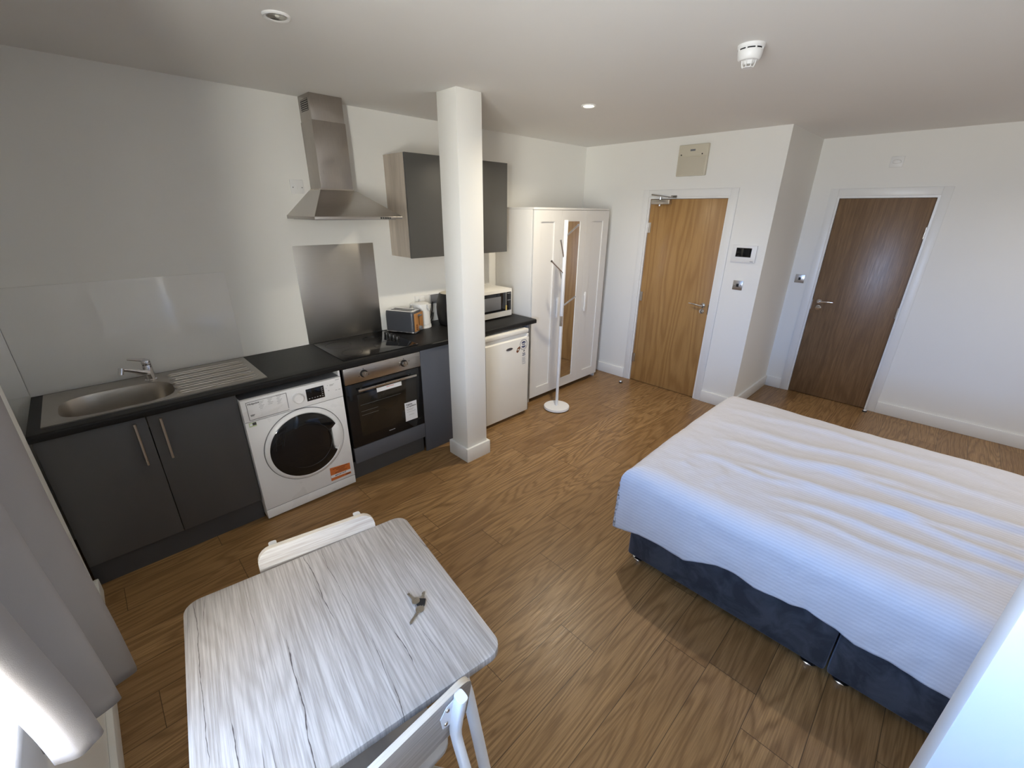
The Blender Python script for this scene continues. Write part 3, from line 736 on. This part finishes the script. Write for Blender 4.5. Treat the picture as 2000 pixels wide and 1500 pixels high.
af = thing('air_fryer', 'black egg shaped air fryer half hidden by the pillar', 'air fryer', (2.655, -.20, ZT))
ac = (2.668, -.195)
B().lathe([(0, 0), (.115, 0), (.128, .012), (.142, .09), (.143, .15), (.135, .22), (.122, .262), (.110, .275), (0, .277)], (*ac, ZT), cap=False, seg=48).build('body', 'blackp', af)
B().lathe([(.0, .2785), (.098, .2785), (.106, .2765), (.108, .272)], (*ac, ZT), cap=False, seg=48).build('top_panel', 'cream', af)
bsk = B(); bsk.prism([(ac[0]-.085, ZT+.03), (ac[0]+.085, ZT+.03), (ac[0]+.09, ZT+.15), (ac[0]-.09, ZT+.15)], 'y', ac[1]-.146, ac[1]-.05); bk = bsk.build('basket_front', 'blackp', af, .012)
bx('basket_handle', 'blackp', bk, ac[0]-.018, ac[0]+.018, ac[1]-.215, ac[1]-.14, ZT+.085, ZT+.125, .008)
B().tube([(2.548, -.06, ZT+.09), (2.54, -.055, ZT+.035), (2.52, -.05, ZT+.012), (2.535, -.03, ZT+.03), (2.57, -.016, ZT+.10), (2.58, -.014, ZT+.18)], .004, 8).build('power_cord', 'blackp', af)

mo = thing('microwave', 'white microwave with black door against the wardrobe', 'microwave', (3.02, -.19, ZT))
MX0, MX1, MY, MZ0, MZ1 = 2.825, 3.252, -.362, ZT+.014, ZT+.272
bx('casing', 'whitewarm', mo, MX0, MX1, MY+.012, -.03, MZ0, MZ1, .006)
md = bx('front', 'whitewarm', mo, MX0, MX1, MY, MY+.012, MZ0, MZ1, .004)
bx('door_panel', 'gloss', md, MX0+.02, 3.172, MY-.004, MY+.001, MZ0+.055, MZ1-.03, .003)
bx('door_window', 'greyp', md, MX0+.06, 3.105, MY-.0052, MY-.0035, MZ0+.075, MZ1-.062, .001)
kp = bx('keypad', 'gloss', md, 3.178, 3.240, MY-.004, MY+.001, MZ0+.055, MZ1-.03, .003)
bx('energy_tag', 'yellow', md, 3.165, 3.180, MY-.0065, MY-.004, MZ0+.058, MZ0+.105)
for zz in (MZ1-.045, MZ1-.108): bx('keypad_mark', 'inkl', kp, 3.188, 3.229, MY-.0052, MY-.0035, zz, zz+.0035)
for x in (MX0+.04, MX1-.04):
    for y in (MY+.05, -.07): B().cyl((x, y, ZT), (x, y, MZ0+.002), .012, seg=12).build('foot', 'blackp', mo)

# wall plates
def plate(name, label, cat, x0, x1, z0, z1, mat='plastic', dark=None):
    e = thing(name, label, cat, ((x0+x1)/2, 0, (z0+z1)/2)); bx('face_plate', mat, e, x0, x1, -.009, -.0005, z0, z1, .003); return e
e = plate('fused_spur', 'white fused spur plate on the wall left of the hood', 'wall socket', 1.511, 1.597, 1.964, 2.05)
bx('fuse_holder', 'plastic', e, 1.553, 1.578, -.0115, -.008, 1.990, 2.014, .001)
for x in (1.526, 1.585): B().lathe([(0, -.0012), (.0035, -.0012), (.0035, 0)], (x, -.009, 2.002), axis='y', cap=False, seg=12).build('screw', 'greyp', e)
e = plate('double_socket', 'white double socket on the wall above the kettle', 'wall socket', 2.405, 2.551, 1.080, 1.166)
for x in (2.45, 2.508): bx('rocker', 'plastic', e, x-.006, x+.006, -.0125, -.008, 1.145, 1.158, .001)
bx('plug', 'plastic', e, 2.435, 2.485, -.04, -.009, 1.095, 1.142, .006)
e = plate('cooker_switch', 'wide grey faced switch plate behind the black air fryer', 'wall switch', 2.556, 2.702, 1.072, 1.170)
bx('switch_face', 'greyp', e, 2.562, 2.696, -.0115, -.008, 1.078, 1.160, .002)
bx('rocker', 'plastic', e, 2.64, 2.665, -.015, -.011, 1.10, 1.13, .001)

# ---------------------------------------------------------------- wardrobe
wd = thing('wardrobe', 'white three door wardrobe with a mirror in its middle door', 'wardrobe', (3.96, -.25, 0))
VX0, VX1, VY, VH = 3.3704, 4.5547, -.5132, 1.9016
k = B(); k.box(VX0, VX0+.018, VY+.02, -.004, 0, VH-.018); k.box(VX1-.018, VX1, VY+.02, -.004, 0, VH-.018); k.box(VX0+.018, VX1-.018, VY+.03, -.004, .07, .09); k.box(VX0+.018, VX1-.018, -.01, -.004, .09, VH-.018)
k.build('carcass', 'whitem', wd, .001); bx('top_panel', 'whitem', wd, VX0, VX1, VY+.004, -.004, VH-.018, VH, .001)
xs = (VX0+.001, 3.765, 4.161, VX1-.001); VZ0, VZ1 = .048, VH-.021
for i in range(3):
    a, b_ = xs[i]+.001, xs[i+1]-.001; r = .10
    k = B(); y0 = VY; y1 = VY+.018
    k.box(a, a+r, y0, y1, VZ0, VZ1); k.box(b_-r, b_, y0, y1, VZ0, VZ1); k.box(a+r, b_-r, y0, y1, VZ0, VZ0+r); k.box(a+r, b_-r, y0, y1, VZ1-r, VZ1)
    if i != 1: k.box(a+r, b_-r, y0+.012, y1, VZ0+r, VZ1-r)
    dv = k.build('door', 'whitem', wd, 0)
    if i == 1: bx('mirror', 'mirror', dv, a+r, b_-r, y0+.006, y1, VZ0+r, VZ1-r)
    if i != 1:
        hxx = (b_-.022) if i == 0 else (a+.048)
        hb = B().box(hxx-.013, hxx+.013, y0-.022, y0-.008, .855, 1.065); hb.box(hxx-.010, hxx+.010, y0-.010, y0, .875, .895); hb.box(hxx-.010, hxx+.010, y0-.010, y0, 1.025, 1.045); hb.build('handle', 'plastic', dv, .002)

# coat stand
cs = thing('coat_stand', 'white tree coat stand with chrome pegs before the wardrobe', 'coat stand', (3.486, -.79, 0))
px_, py_ = 3.486, -.79
B().lathe([(0, .004), (.120, .004), (.130, .008), (.130, .024), (.126, .030), (.02, .034), (0, .034)], (px_, py_, 0), cap=False, seg=56).build('base', 'tube', cs)
B().lathe([(0, 0), (.127, 0), (.127, .008), (0, .008)], (px_, py_, 0), cap=False, seg=56).build('base_pad', 'blackp', cs)
B().cyl((px_, py_, .03), (px_, py_, .86), .0145).build('pole', 'tube', cs)
B().cyl((px_, py_, .858), (px_, py_, .958), .0145).build('joint_sleeve', 'chrome', cs)
b = B(); b.cyl((px_, py_, .956), (px_, py_, 1.80), .0175); b.build('pole', 'tube', cs, .002)
for p0, p1 in (((px_+.01, py_, 1.665), (3.657, -.79, 1.755)), ((px_-.012, py_, 1.495), (3.415, -.80, 1.63)), ((px_-.012, py_, 1.355), (3.318, -.79, 1.462)), ((px_+.006, py_+.012, 1.27), (3.54, -.70, 1.36)), ((px_+.01, py_, 1.045), (3.672, -.79, 1.112))):
    b = B().cyl(p0, p1, .0075, seg=14); v_ = (Vector(p1)-Vector(p0)).normalized(); b.cyl(p1, Vector(p1)+v_*.008, .0095, seg=14); b.build('peg', 'chrome', cs)

# door stops
for loc, lab in (((4.557, -.871, 0), 'small chrome floor door stop by the oak door'), ((5.68, -3.013, 0), 'small chrome floor door stop by the walnut door')):
    e = thing('door_stop', lab, 'door stop', loc, 0, 'floor door stops')
    B().lathe([(0, 0), (.018, 0), (.02, .004), (.017, .03), (.012, .036), (0, .037)], (0, 0, 0), cap=False, seg=24).build('stop_body', 'chrome', e, local=True)
    B().lathe([(.0185, .012), (.021, .015), (.021, .023), (.0178, .026)], (0, 0, 0), cap=False, seg=24).build('rubber_ring', 'blackp', e, local=True)

# things on the end walls (faces look towards -x; viewer's right is -y)
def wtext(body, size, x, y, z_, mat, parent): return text('lettering', body, size, (x, y, z_), (0, -1, 0), (0, 0, 1), mat, parent)
e = thing('fuse_box', 'cream consumer unit high above the oak door', 'fuse box', (L1, -1.255, 2.33))
bx('casing', 'cream', e, L1-.034, L1+.0005, -1.397, -1.113, 2.195, 2.46, .006)
bx('cover_flap', 'creamw', e, L1-.038, L1-.034, -1.385, -1.125, 2.203, 2.358, .002)
bx('flap_ledge', 'cream', e, L1-.042, L1-.033, -1.392, -1.118, 2.357, 2.366, .002)
bx('maker_badge', 'greyp', e, L1-.0352, L1-.033, -1.276, -1.228, 2.404, 2.420)
for y in (-1.145, -1.345): B().lathe([(0, -.0015), (.006, -.0015), (.006, 0)], (L1-.034, y, 2.376), axis='x', cap=False, seg=14).build('screw', 'blackp', e)
e = thing('door_entry_monitor', 'white video entry panel with black screen right of the oak door', 'intercom', (L1, -1.868, 1.52))
cs_ = bx('casing', 'plastic', e, L1-.018, L1+.0005, -1.975, -1.762, 1.446, 1.598, .004)
bx('screen', 'gloss', e, L1-.0195, L1-.017, -1.934, -1.802, 1.495, 1.575, .001)
bx('button_strip', 'whitem', e, L1-.019, L1-.0175, -1.965, -1.772, 1.455, 1.478); bx('maker_mark', 'ink', e, L1-.0197, L1-.0185, -1.962, -1.935, 1.457, 1.4605)
def lswitch(X, y, z_, label):
    e = thing('light_switch', label, 'light switch', (X, y, z_), 0, 'steel light switches')
    k = B().box(-.006, -.0005, -.043, .043, -.043, .043); k.build('face_plate', 'steel', e, .001, local=True)
    bx('rocker', 'blackp', e, -.0095, -.0055, -.011, .011, -.014, .014, .001, local=True)
    for y_ in (-.031, .031): B().lathe([(0, -.0012), (.004, -.0012), (.004, 0)], (-.006, y_, 0), axis='x', cap=False, seg=12).build('screw', 'chrome', e, local=True)
lswitch(L1, -1.869, 1.238, 'square steel light switch under the entry panel')
lswitch(L2, -2.137, 1.233, 'square steel light switch left of the walnut door')
e = thing('heat_sensor_plate', 'small white sensor plate high above the walnut door', 'sensor', (L2, -2.648, 2.306))
bx('face_plate', 'plastic', e, L2-.009, L2+.0005, -2.695, -2.602, 2.262, 2.350, .003)
b = B(); b.prism([(-2.683, 2.300), (-2.672, 2.318), (-2.640, 2.325), (-2.618, 2.312), (-2.618, 2.298), (-2.640, 2.290), (-2.672, 2.292)], 'x', L2-.026, L2-.008); b.build('rocker', 'plastic', e, .004)

# ceiling fittings
def downlight(x, y, label, lit):
    e = thing('downlight', label, 'downlight', (x, y, H), 0, 'recessed ceiling downlights')
    B().lathe([(.050, 0), (.050, -.004), (.046, -.008), (.037, -.006), (.033, .0), (.033, .0)], (0, 0, 0), cap=False, seg=40).build('bezel', 'plastic', e, local=True)
    if lit: B().lathe([(0, -.004), (.030, -.004), (.033, -.002)], (0, 0, 0), cap=False, seg=32).build('lamp', 'lamp', e, local=True)
    else:
        B().lathe([(.034, -.005), (.026, -.0012), (.0, -.0008)], (0, 0, 0), cap=False, seg=32).build('reflector', 'reflector', e, local=True)
        B().lathe([(.008, -.001), (.009, -.003), (.006, -.006), (0, -.0065)], (.002, -.004, 0), cap=False, seg=20).build('bulb', 'lampoff', e, local=True)
    if lit:
        ld = bpy.data.lights.new('downlight_beam', 'AREA'); ld.shape = 'DISK'; ld.size = .06; ld.energy = lit; ld.color = (1, .89, .70); ld.spread = radians(150)
        lo = bpy.data.objects.new('downlight_beam', ld); COL.objects.link(lo); lo.location = (x, y, H-.012)
downlight(1.134, -1.238, 'unlit white downlight near the chimney hood', 0)
downlight(3.126, -1.221, 'lit downlight glowing before the oak door wall', 7.5)
sa = thing('smoke_alarm', 'white round smoke detector on the ceiling', 'smoke detector', (2.68, -2.405, H))
B().lathe([(0, 0), (.055, 0), (.055, -.010), (.052, -.014), (.050, -.016)], (0, 0, 0), cap=False, seg=40).build('mounting_base', 'plastic', sa, local=True)
B().lathe([(.046, -.012), (.046, -.022)], (0, 0, 0), cap=False, seg=40).build('vent_gap', 'dark', sa, local=True)
B().lathe([(.050, -.021), (.051, -.024), (.046, -.050), (.040, -.056), (.026, -.058), (0, -.058)], (0, 0, 0), cap=False, seg=40).build('housing', 'plastic', sa, local=True)
b = B()
for i in range(8):
    a = 2*pi*i/8; b.box(.0485*cos(a)-.003, .0485*cos(a)+.003, .0485*sin(a)-.003, .0485*sin(a)+.003, -.024, -.014)
b.build('vent_spacers', 'plastic', sa, local=True)
B().lathe([(0, -.070), (.018, -.070), (.023, -.064), (.027, -.057)], (0, 0, 0), cap=False, seg=32).build('sensor_cone', 'plastic', sa, local=True)
b = B()
for i in range(8):
    a = 2*pi*i/8; b.tube([(.030*cos(a), .030*sin(a), -.056), (.027*cos(a), .027*sin(a), -.072), (.021*cos(a), .021*sin(a), -.082)], .002, 6)
b.lathe([(0, -.080), (.021, -.080), (.022, -.083), (0, -.084)], (0, 0, 0), cap=False, seg=24); b.build('sensor_cage', 'plastic', sa, local=True)

# ---------------------------------------------------------------- bed
BX0, BX1 = 2.2014, 3.62; BY0 = -2.40; BYM = -3.3606
def divan(y0, y1, label, feet):
    e = thing('divan_base', label, 'bed base', ((BX0+BX1)/2, (y0+y1)/2, 0), 0, 'velvet divan base halves')
    bx('upholstered_box', 'velvet', e, BX0, BX1, y1, y0, .043, .345, .014, seg=3)
    for x in (BX0+.05, BX1-.05):
        for y in feet:
            b = B().lathe([(0, 0), (.030, 0), (.033, .004), (.033, .014), (.026, .020), (.014, .026), (.014, .046), (0, .046)], (x, y, 0), cap=False, seg=24); b.build('foot', 'chrome', e)
divan(BY0, BYM+.002, 'charcoal velvet divan half at the foot end of the bed', (BY0-.05, BYM+.06))
divan(BYM-.006, -4.31, 'charcoal velvet divan half nearer the white partition', (BYM-.06, -4.26))
mt = bx('mattress', 'mattress', None, BX0+.01, BX1-.01, -4.30, BY0-.005, .345, .565, .04, seg=4); tag(mt, 'white mattress under the striped duvet', 'mattress')
# duvet draped over the mattress
DX0, DX1, DY0, DY1, DT = 2.172, 3.655, -2.318, -4.34, .612
hem = [(-2.30, .203), (-2.36, .212), (-2.45, .243), (-2.60, .244), (-2.71, .248), (-2.80, .285), (-2.87, .312), (-2.95, .318), (-3.04, .302), (-3.10, .314), (-3.18, .320), (-3.24, .333), (-3.34, .313), (-3.41, .291), (-3.52, .300), (-3.60, .287), (-3.68, .291), (-3.9, .27), (-4.4, .26)]
def hemz(y):
    for (a, za), (b_, zb2) in zip(hem, hem[1:]):
        if b_ <= y <= a: t = (a-y)/(a-b_); return za+(zb2-za)*t
    return hem[0][1] if y > hem[0][0] else hem[-1][1]
def sstep(a, b_, x): t = max(0, min(1, (x-a)/(b_-a))); return t*t*(3-2*t)
def crease(p, x0, y0, x1, y1, wid, h, sharp=1):
    """a soft ridge along a line on the duvet top"""
    d = Vector((x1-x0, y1-y0)); L = d.length; d /= L; r = Vector((p[0]-x0, p[1]-y0)); t = r.dot(d)/L
    if t < -.1 or t > 1.1: return 0
    off = r.x*d.y-r.y*d.x + .018*sin(t*9+x0*5)
    e = sin(pi*max(0, min(1, (t+.1)/1.2)))
    return h*e*math.exp(-(off/wid)**2*(3 if (off > 0) == (sharp > 0) else .7))
CR = [(2.55, -2.55, 2.62, -3.15, .035, .010), (2.62, -2.75, 2.75, -3.95, .04, .016), (2.80, -2.60, 3.00, -3.6, .05, .015), (2.45, -2.95, 2.52, -3.9, .035, .012), (3.05, -2.55, 3.22, -3.9, .05, .014),
      (2.35, -3.0, 2.38, -3.6, .03, .008), (2.88, -3.05, 2.93, -4.2, .045, .018), (3.32, -2.5, 3.42, -3.6, .05, .010), (2.68, -3.2, 2.60, -4.2, .04, .016), (2.50, -2.50, 2.38, -2.60, .03, .006), (2.30, -2.75, 2.55, -2.70, .03, .006)]
RB = .10
def fold(a, hem_drop, DR):
    """cloth coordinate measured inward from an edge -> (distance inward, drop)"""
    if a >= .08: return a+.02*max(0, 1-(a-.08)/.6), 0
    if a >= -.077:
        f = (.08-a)/RB; return RB-RB*sin(f), RB*(1-cos(f))
    return 0, RB+(-a-.077)*(hem_drop-RB)/(DR-.077)
def dv(u, v):
    W_ = DX1-DX0; L_ = DY0-DY1; DR = .42
    a = -DR+u*(W_+2*DR); b_ = -DR+v*(L_+DR)
    left = a < W_/2
    ai = a if left else W_-a
    yq = DY0-max(b_, 0)
    hs = DT-(hemz(min(yq, -2.30)) if left else .26); hf = DT-(.212+.03*(1-math.exp(-max(a, 0)*4))*sin(a*5))
    oa, ob = max(0, -ai), max(0, -b_)
    ox, da = fold(ai, hs if ob == 0 else (hs*oa+hf*ob)/(oa+ob+1e-9), DR)
    oy, db = fold(b_, hf if oa == 0 else (hs*oa+hf*ob)/(oa+ob+1e-9), DR)
    d = (da**5+db**5)**.2
    if oa > 0 and ob > 0: d = max(da, db)
    sx = 1 if left else -1
    x = (DX0 if left else DX1)+sx*ox; y = DY0-oy
    hang = sstep(.10, .40, d); top = 1-sstep(.02, .16, d)
    wv = hang*(.012*noise.noise((y*4.5, d*1.5, 3.1))+.008*noise.noise((y*11, d*2, 7.7))+.004*noise.noise((y*24, d*3, 1.7))+.014)
    if da > 0 and da >= db*.8: x -= sx*wv
    if db > 0 and db >= da*.8: y += hang*(.016+.008*sin(x*17))*sstep(.02, .30, x-DX0)
    nz = .018*noise.noise((x*1.7, y*1.3, 0))+.008*noise.noise((x*4.5, y*2.2, 5.0))+.0034*noise.noise((x*14, y*9, 2.0))+.0016*noise.noise((x*30, y*16, 6.0))
    for c_ in CR: nz += 1.5*crease((x, y), *c_)
    z_ = DT-d+(nz+.012*sin(pi*min(1, max(0, (x-DX0)/W_))))*top
    x += (1-top)*.004*noise.noise((y*16, z_*12, 4))
    return (x, y, z_)
du = B().grid(dv, 190, 210).build('duvet', 'linen', ang=180, solid=.008)
tag(du, 'rumpled white striped duvet draped over the bed', 'duvet')

# ---------------------------------------------------------------- table, chairs, keys
TA = -.1347; TW, TD, TZ = .7087, .6896, .7449
def tw2(s_, t_): return (.326+s_*cos(TA)+t_*sin(TA), -1.9218+s_*sin(TA)-t_*cos(TA))
tc_ = tw2(TW/2, TD/2)
ta = thing('dining_table', 'small square whitewashed oak table with white tube legs', 'table', (tc_[0], tc_[1], 0), TA)
B().prism(rrect(-TW/2, TW/2, -TD/2, TD/2, .045, 8), 'z', TZ-.024, TZ).build('tabletop', 'table', ta, .002, local=True)
k = B()
for y in (-.22, .22): k.box(-.27, .27, y-.012, y+.012, TZ-.055, TZ-.024)
for x in (-.26, .26): k.box(x-.012, x+.012, -.22, .22, TZ-.055, TZ-.024)
k.build('apron_frame', 'tube', ta, .002, local=True)
for sx in (-1, 1):
    for sy in (-1, 1):
        k = B().tube([(sx*.250, sy*.245, TZ-.03), (sx*.262, sy*.295, TZ-.18), (sx*.285, sy*.425, .012)], .0175, 18); lg = k.build('leg', 'tube', ta, local=True)
        B().cyl((sx*.285, sy*.425, 0), (sx*.285, sy*.425, .03), .0195).build('foot_cap', 'plastic', lg, local=True)

# chair: +y is the front (towards the table)
ch = thing('dining_chair', 'whitewashed folding chair on the near side of the table', 'chair', (.596, -2.485, 0), .045, 'chairs at the small table')
def back(u, v):
    x = (u-.5)*.39; return x
b = B(); nb = 16; rows = []
outl = rrect(-.195, .195, .585, .802, .045, 5)
A = b.ring([(x, -.218+.10*x*x*4*.16-(z_-.69)*.18, z_) for x, z_ in outl]); C = b.ring([(x, -.218-.016+.10*x*x*4*.16-(z_-.69)*.18, z_) for x, z_ in outl])
b.bm.faces.new(A); b.bm.faces.new(C); bk = b.bm
# faces first, then the rim goes in a mesh of its own
bkr = b.build('backrest', 'slat', ch, 0, local=True)
r_ = B(); A = r_.ring([(x, -.2175+.064*x*x-(z_-.69)*.18, z_) for x, z_ in outl]); C = r_.ring([(x, -.2345+.064*x*x-(z_-.69)*.18, z_) for x, z_ in outl]); r_.bridge(A, C)
r_.build('edge_band', 'edge', bkr, local=True)
b = B(); b.prism([(x, y) for x, y in rrect(-.185, .185, -.17, .12, .045)], 'z', .428, .444); b.build('seat', 'slat', ch, .003, local=True)
for sx in (-1, 1):
    x = sx*.142
    fr_ = B().tube([(x, -.2665, .792), (x, -.2585, .75), (x, -.247, .69), (x, -.2385, .64), (x, -.2385, .615), (x, -.248, .58), (x, -.30, .43), (x*1.05, -.435, .01)], .012, 16, rx=.0155, up=(1, 0, 0))
    f_ = fr_.build('frame_leg', 'tube', ch, local=True)
    B().tube([(x, -.2658, .787), (x, -.2675, .797)], .0125, 16, rx=.016, up=(1, 0, 0)).build('end_cap', 'plastic', f_, local=True)
    pl_ = B(); rear = lambda z_: -.2346+.064*.02-(z_-.69)*.18
    pg = [(x-sx*.006, .776), (x-sx*.030, .770), (x-sx*.046, .735), (x-sx*.034, .672), (x-sx*.006, .66)]
    A = pl_.ring([(a_, rear(z_), z_) for a_, z_ in pg]); C = pl_.ring([(a_, rear(z_)-.0025, z_) for a_, z_ in pg]); pl_.bridge(A, C); pl_.bm.faces.new(A); pl_.bm.faces.new(C)
    br_ = pl_.build('bracket', 'tube', ch, local=True); pl_ = B()
    for zz in (.755, .69): pl_.lathe([(0, -.0035), (.005, -.0035), (.006, -.002), (.006, 0)], (x-sx*.026, rear(zz)-.002, zz), axis='y', cap=False, seg=12)
    pl_.build('rivets', 'satin', br_, local=True)
    B().tube([(x*.86, -.268, .50), (x*.86, -.20, .42), (x*.9, -.02, .2), (x*.92, .09, .01)], .011, 14).build('front_leg', 'tube', ch, local=True)
b = B(); b.cyl((-.13, .018, .135), (.13, .018, .135), .008, seg=12); b.build('stretcher', 'tube', ch, local=True)
B().cyl((-.148, -.39, .15), (.148, -.39, .15), .008, seg=12).build('stretcher', 'tube', ch, local=True)
copy_thing(ch, (.685, -2.186, 0), pi-.19, 'whitewashed folding chair tucked under the far side of the table', 'chairs at the small table')

# keys
kz = TZ+.001
ky = thing('key_bunch', 'small bunch of three metal keys lying on the table', 'keys', (.833, -2.405, TZ))
def key(o, ang, lift, mat='keymetal', headmat=None, name='key', L=.030, rh=.0125):
    b = B(); d = Vector((cos(ang), sin(ang), 0)); nrm = Vector((-sin(ang), cos(ang), 0)); o = Vector(o)
    head = [(rh*cos(t)*1.0, rh*sin(t)) for t in [2*pi*i/22 for i in range(22)]]
    def P(u, w, z_): return tuple(o+d*u+nrm*w+Vector((0, 0, z_)))
    for poly in (head,):
        A = b.ring([P(u, w, lift) for u, w in poly]); C = b.ring([P(u, w, lift+.0022) for u, w in poly]); b.bridge(A, C); b.bm.faces.new(A); b.bm.faces.new(C)
    blade = [(rh*.7, -.0042), (rh+L-.004, -.0042), (rh+L, 0)]
    for i in range(7): blade.append((rh+L-.004-i*(L-.012)/6, .0042-(.0016 if i % 2 else 0)))
    blade.append((rh*.7, .0042))
    A = b.ring([P(u, w, lift+.0002) for u, w in blade]); C = b.ring([P(u, w, lift+.0020) for u, w in blade]); b.bridge(A, C); b.bm.faces.new(A); b.bm.faces.new(C)
    kk = b.build(name, mat, ky)
    if headmat:
        hb = B(); poly = rrect(-.014, .010, -.0125, .0125, .003, 3)
        A = hb.ring([P(u, w, lift-.0008) for u, w in poly]); C = hb.ring([P(u, w, lift+.0038) for u, w in poly]); hb.bridge(A, C); hb.bm.faces.new(A); hb.bm.faces.new(C); hb.build('key_cover', headmat, kk)
    return kk

key((.840, -2.405, kz), radians(94), .004)
key((.852, -2.417, kz), radians(45), .0015, headmat='blackp', L=.026)
key((.833, -2.438, kz), radians(206), .003, L=.042)
B().tube([(.842+.0125*cos(2*pi*i/24), -.0+-2.422+.0125*sin(2*pi*i/24), kz+.004) for i in range(24)], .0011, 6, closed=True).build('key_ring', 'chrome', ky)

# ---------------------------------------------------------------- curtain
HEM = [(.003, -1.80), (.06, -1.79), (.13, -1.80), (.172, -1.85), (.165, -1.91), (.11, -1.965), (.055, -2.005), (.10, -2.05), (.150, -2.075), (.152, -2.115), (.10, -2.165), (.04, -2.19), (.085, -2.225), (.135, -2.245), (.142, -2.285), (.112, -2.315), (.075, -2.30)]
def catmull(P, t):
    n = len(P)-1; f = min(n-1e-6, max(0, t*n)); i = int(f); k = f-i
    p = [Vector(P[max(0, min(n, i+j))]) for j in (-1, 0, 1, 2)]
    return .5*((2*p[1])+(p[2]-p[0])*k+(2*p[0]-5*p[1]+4*p[2]-p[3])*k*k+(3*p[1]-p[0]-3*p[2]+p[3])*k**3)
def cur(u, v):
    x, y = catmull(HEM, u)
    zh = .56+.27*sstep(-1.88, -2.30, y) if False else .56+.27*max(0, min(1, (-1.88-y)/.42))
    z_ = zh+(H-.012-zh)*v
    sp = 1+.42*sstep(.75, 1.6, z_)+.1*sstep(1.6, 2.5, z_)
    yy = -1.86+(y+1.86)*sp if y < -1.86 else y
    xx = .125+(x-.125)*(1-.55*v*min(1, u*12))
    xx += .006*min(1, u*12)*noise.noise((u*9, z_*2.2, 1)); yy += .006*noise.noise((u*9, z_*2.2, 8))
    return (xx, yy, z_)
ct = B().grid(cur, 150, 60).build('curtain', 'curtain', ang=180, solid=.003)
tag(ct, 'grey full height curtain bunched in folds beside the window', 'curtain')

# ---------------------------------------------------------------- light
wo = bpy.data.worlds.new('daylight'); SC.world = wo; wo.use_nodes = True
q = NT(wo); bg = q.n['Background']
x, y, z = q.sep(q.new('ShaderNodeTexCoord').outputs['Generated'])
f = q.ramp(z, -.06, .10)
sky = q.mix(q.ramp(z, .05, .5), (.15, .335, .74), (.06, .115, .21))
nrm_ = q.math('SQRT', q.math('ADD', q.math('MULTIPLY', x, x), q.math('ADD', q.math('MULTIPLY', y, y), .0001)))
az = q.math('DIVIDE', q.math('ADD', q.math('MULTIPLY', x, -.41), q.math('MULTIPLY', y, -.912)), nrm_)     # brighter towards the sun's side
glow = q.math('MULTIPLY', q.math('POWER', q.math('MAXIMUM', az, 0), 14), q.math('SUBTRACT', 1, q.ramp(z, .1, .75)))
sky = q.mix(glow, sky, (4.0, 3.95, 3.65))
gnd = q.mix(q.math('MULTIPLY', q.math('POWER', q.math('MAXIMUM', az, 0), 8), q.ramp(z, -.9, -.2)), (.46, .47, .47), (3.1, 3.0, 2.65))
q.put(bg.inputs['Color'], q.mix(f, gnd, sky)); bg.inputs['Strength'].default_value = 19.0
for i, w in enumerate((W1,)):
    ld = bpy.data.lights.new('window_portal', 'AREA'); ld.shape = 'RECTANGLE'; ld.size = w[3]-w[2]; ld.size_y = w[1]-w[0]; ld.cycles.is_portal = True
    o = bpy.data.objects.new('window_portal', ld); COL.objects.link(o); o.location = (-.25, (w[0]+w[1])/2, (w[2]+w[3])/2); o.rotation_euler = (0, -pi/2, 0)
# unseen lamps and rims added out of view to light the bed end
for k_, (x, y, e_) in enumerate(((4.3, -4.3, 6), (3.1, -3.9, 1.5))):
    ld = bpy.data.lights.new('unseen_room_lamp', 'AREA'); ld.shape = 'DISK'; ld.size = .07; ld.energy = e_; ld.color = (1, .93, .82); ld.spread = radians(150)
    o = bpy.data.objects.new('unseen_room_lamp', ld); COL.objects.link(o); o.location = (x, y, H-.01)
    struct(B().lathe([(.055, 0), (.055, -.005), (.048, -.009), (.042, -.004), (.042, 0)], (x, y, H), cap=False, seg=40).build('trim_%d' % (k_+2), 'plastic'), 'white rim added for an unseen ceiling lamp')

# ---------------------------------------------------------------- camera
yaw, pit, rol, fpx = -.7794, -.3833, .01, 835.1
F_ = Vector((-sin(yaw)*cos(pit), cos(yaw)*cos(pit), sin(pit))); R0 = Vector((cos(yaw), sin(yaw), 0)); U0 = R0.cross(F_)
Rr = R0*cos(rol)+U0*sin(rol); Uu = U0*cos(rol)-R0*sin(rol)
cd = bpy.data.cameras.new('camera'); cd.sensor_width = 36; cd.lens = fpx/2000*36; cd.clip_start = .02
co = bpy.data.objects.new('camera', cd); COL.objects.link(co)
co.matrix_world = Matrix(((Rr.x, Uu.x, -F_.x, .365), (Rr.y, Uu.y, -F_.y, -3.2974), (Rr.z, Uu.z, -F_.z, 1.8639), (0, 0, 0, 1)))
SC.camera = co
vs = SC.view_settings; SC.display_settings.display_device = 'sRGB'
vs.view_transform = 'Standard'; vs.look = 'None'; vs.gamma = 1; vs.use_curve_mapping = False; vs.exposure = 1.3
SC.cycles.max_bounces = 12; SC.cycles.diffuse_bounces = 6; SC.cycles.glossy_bounces = 4; SC.cycles.transparent_max_bounces = 8
SC.cycles.use_denoising = True; SC.cycles.sample_clamp_indirect = 6
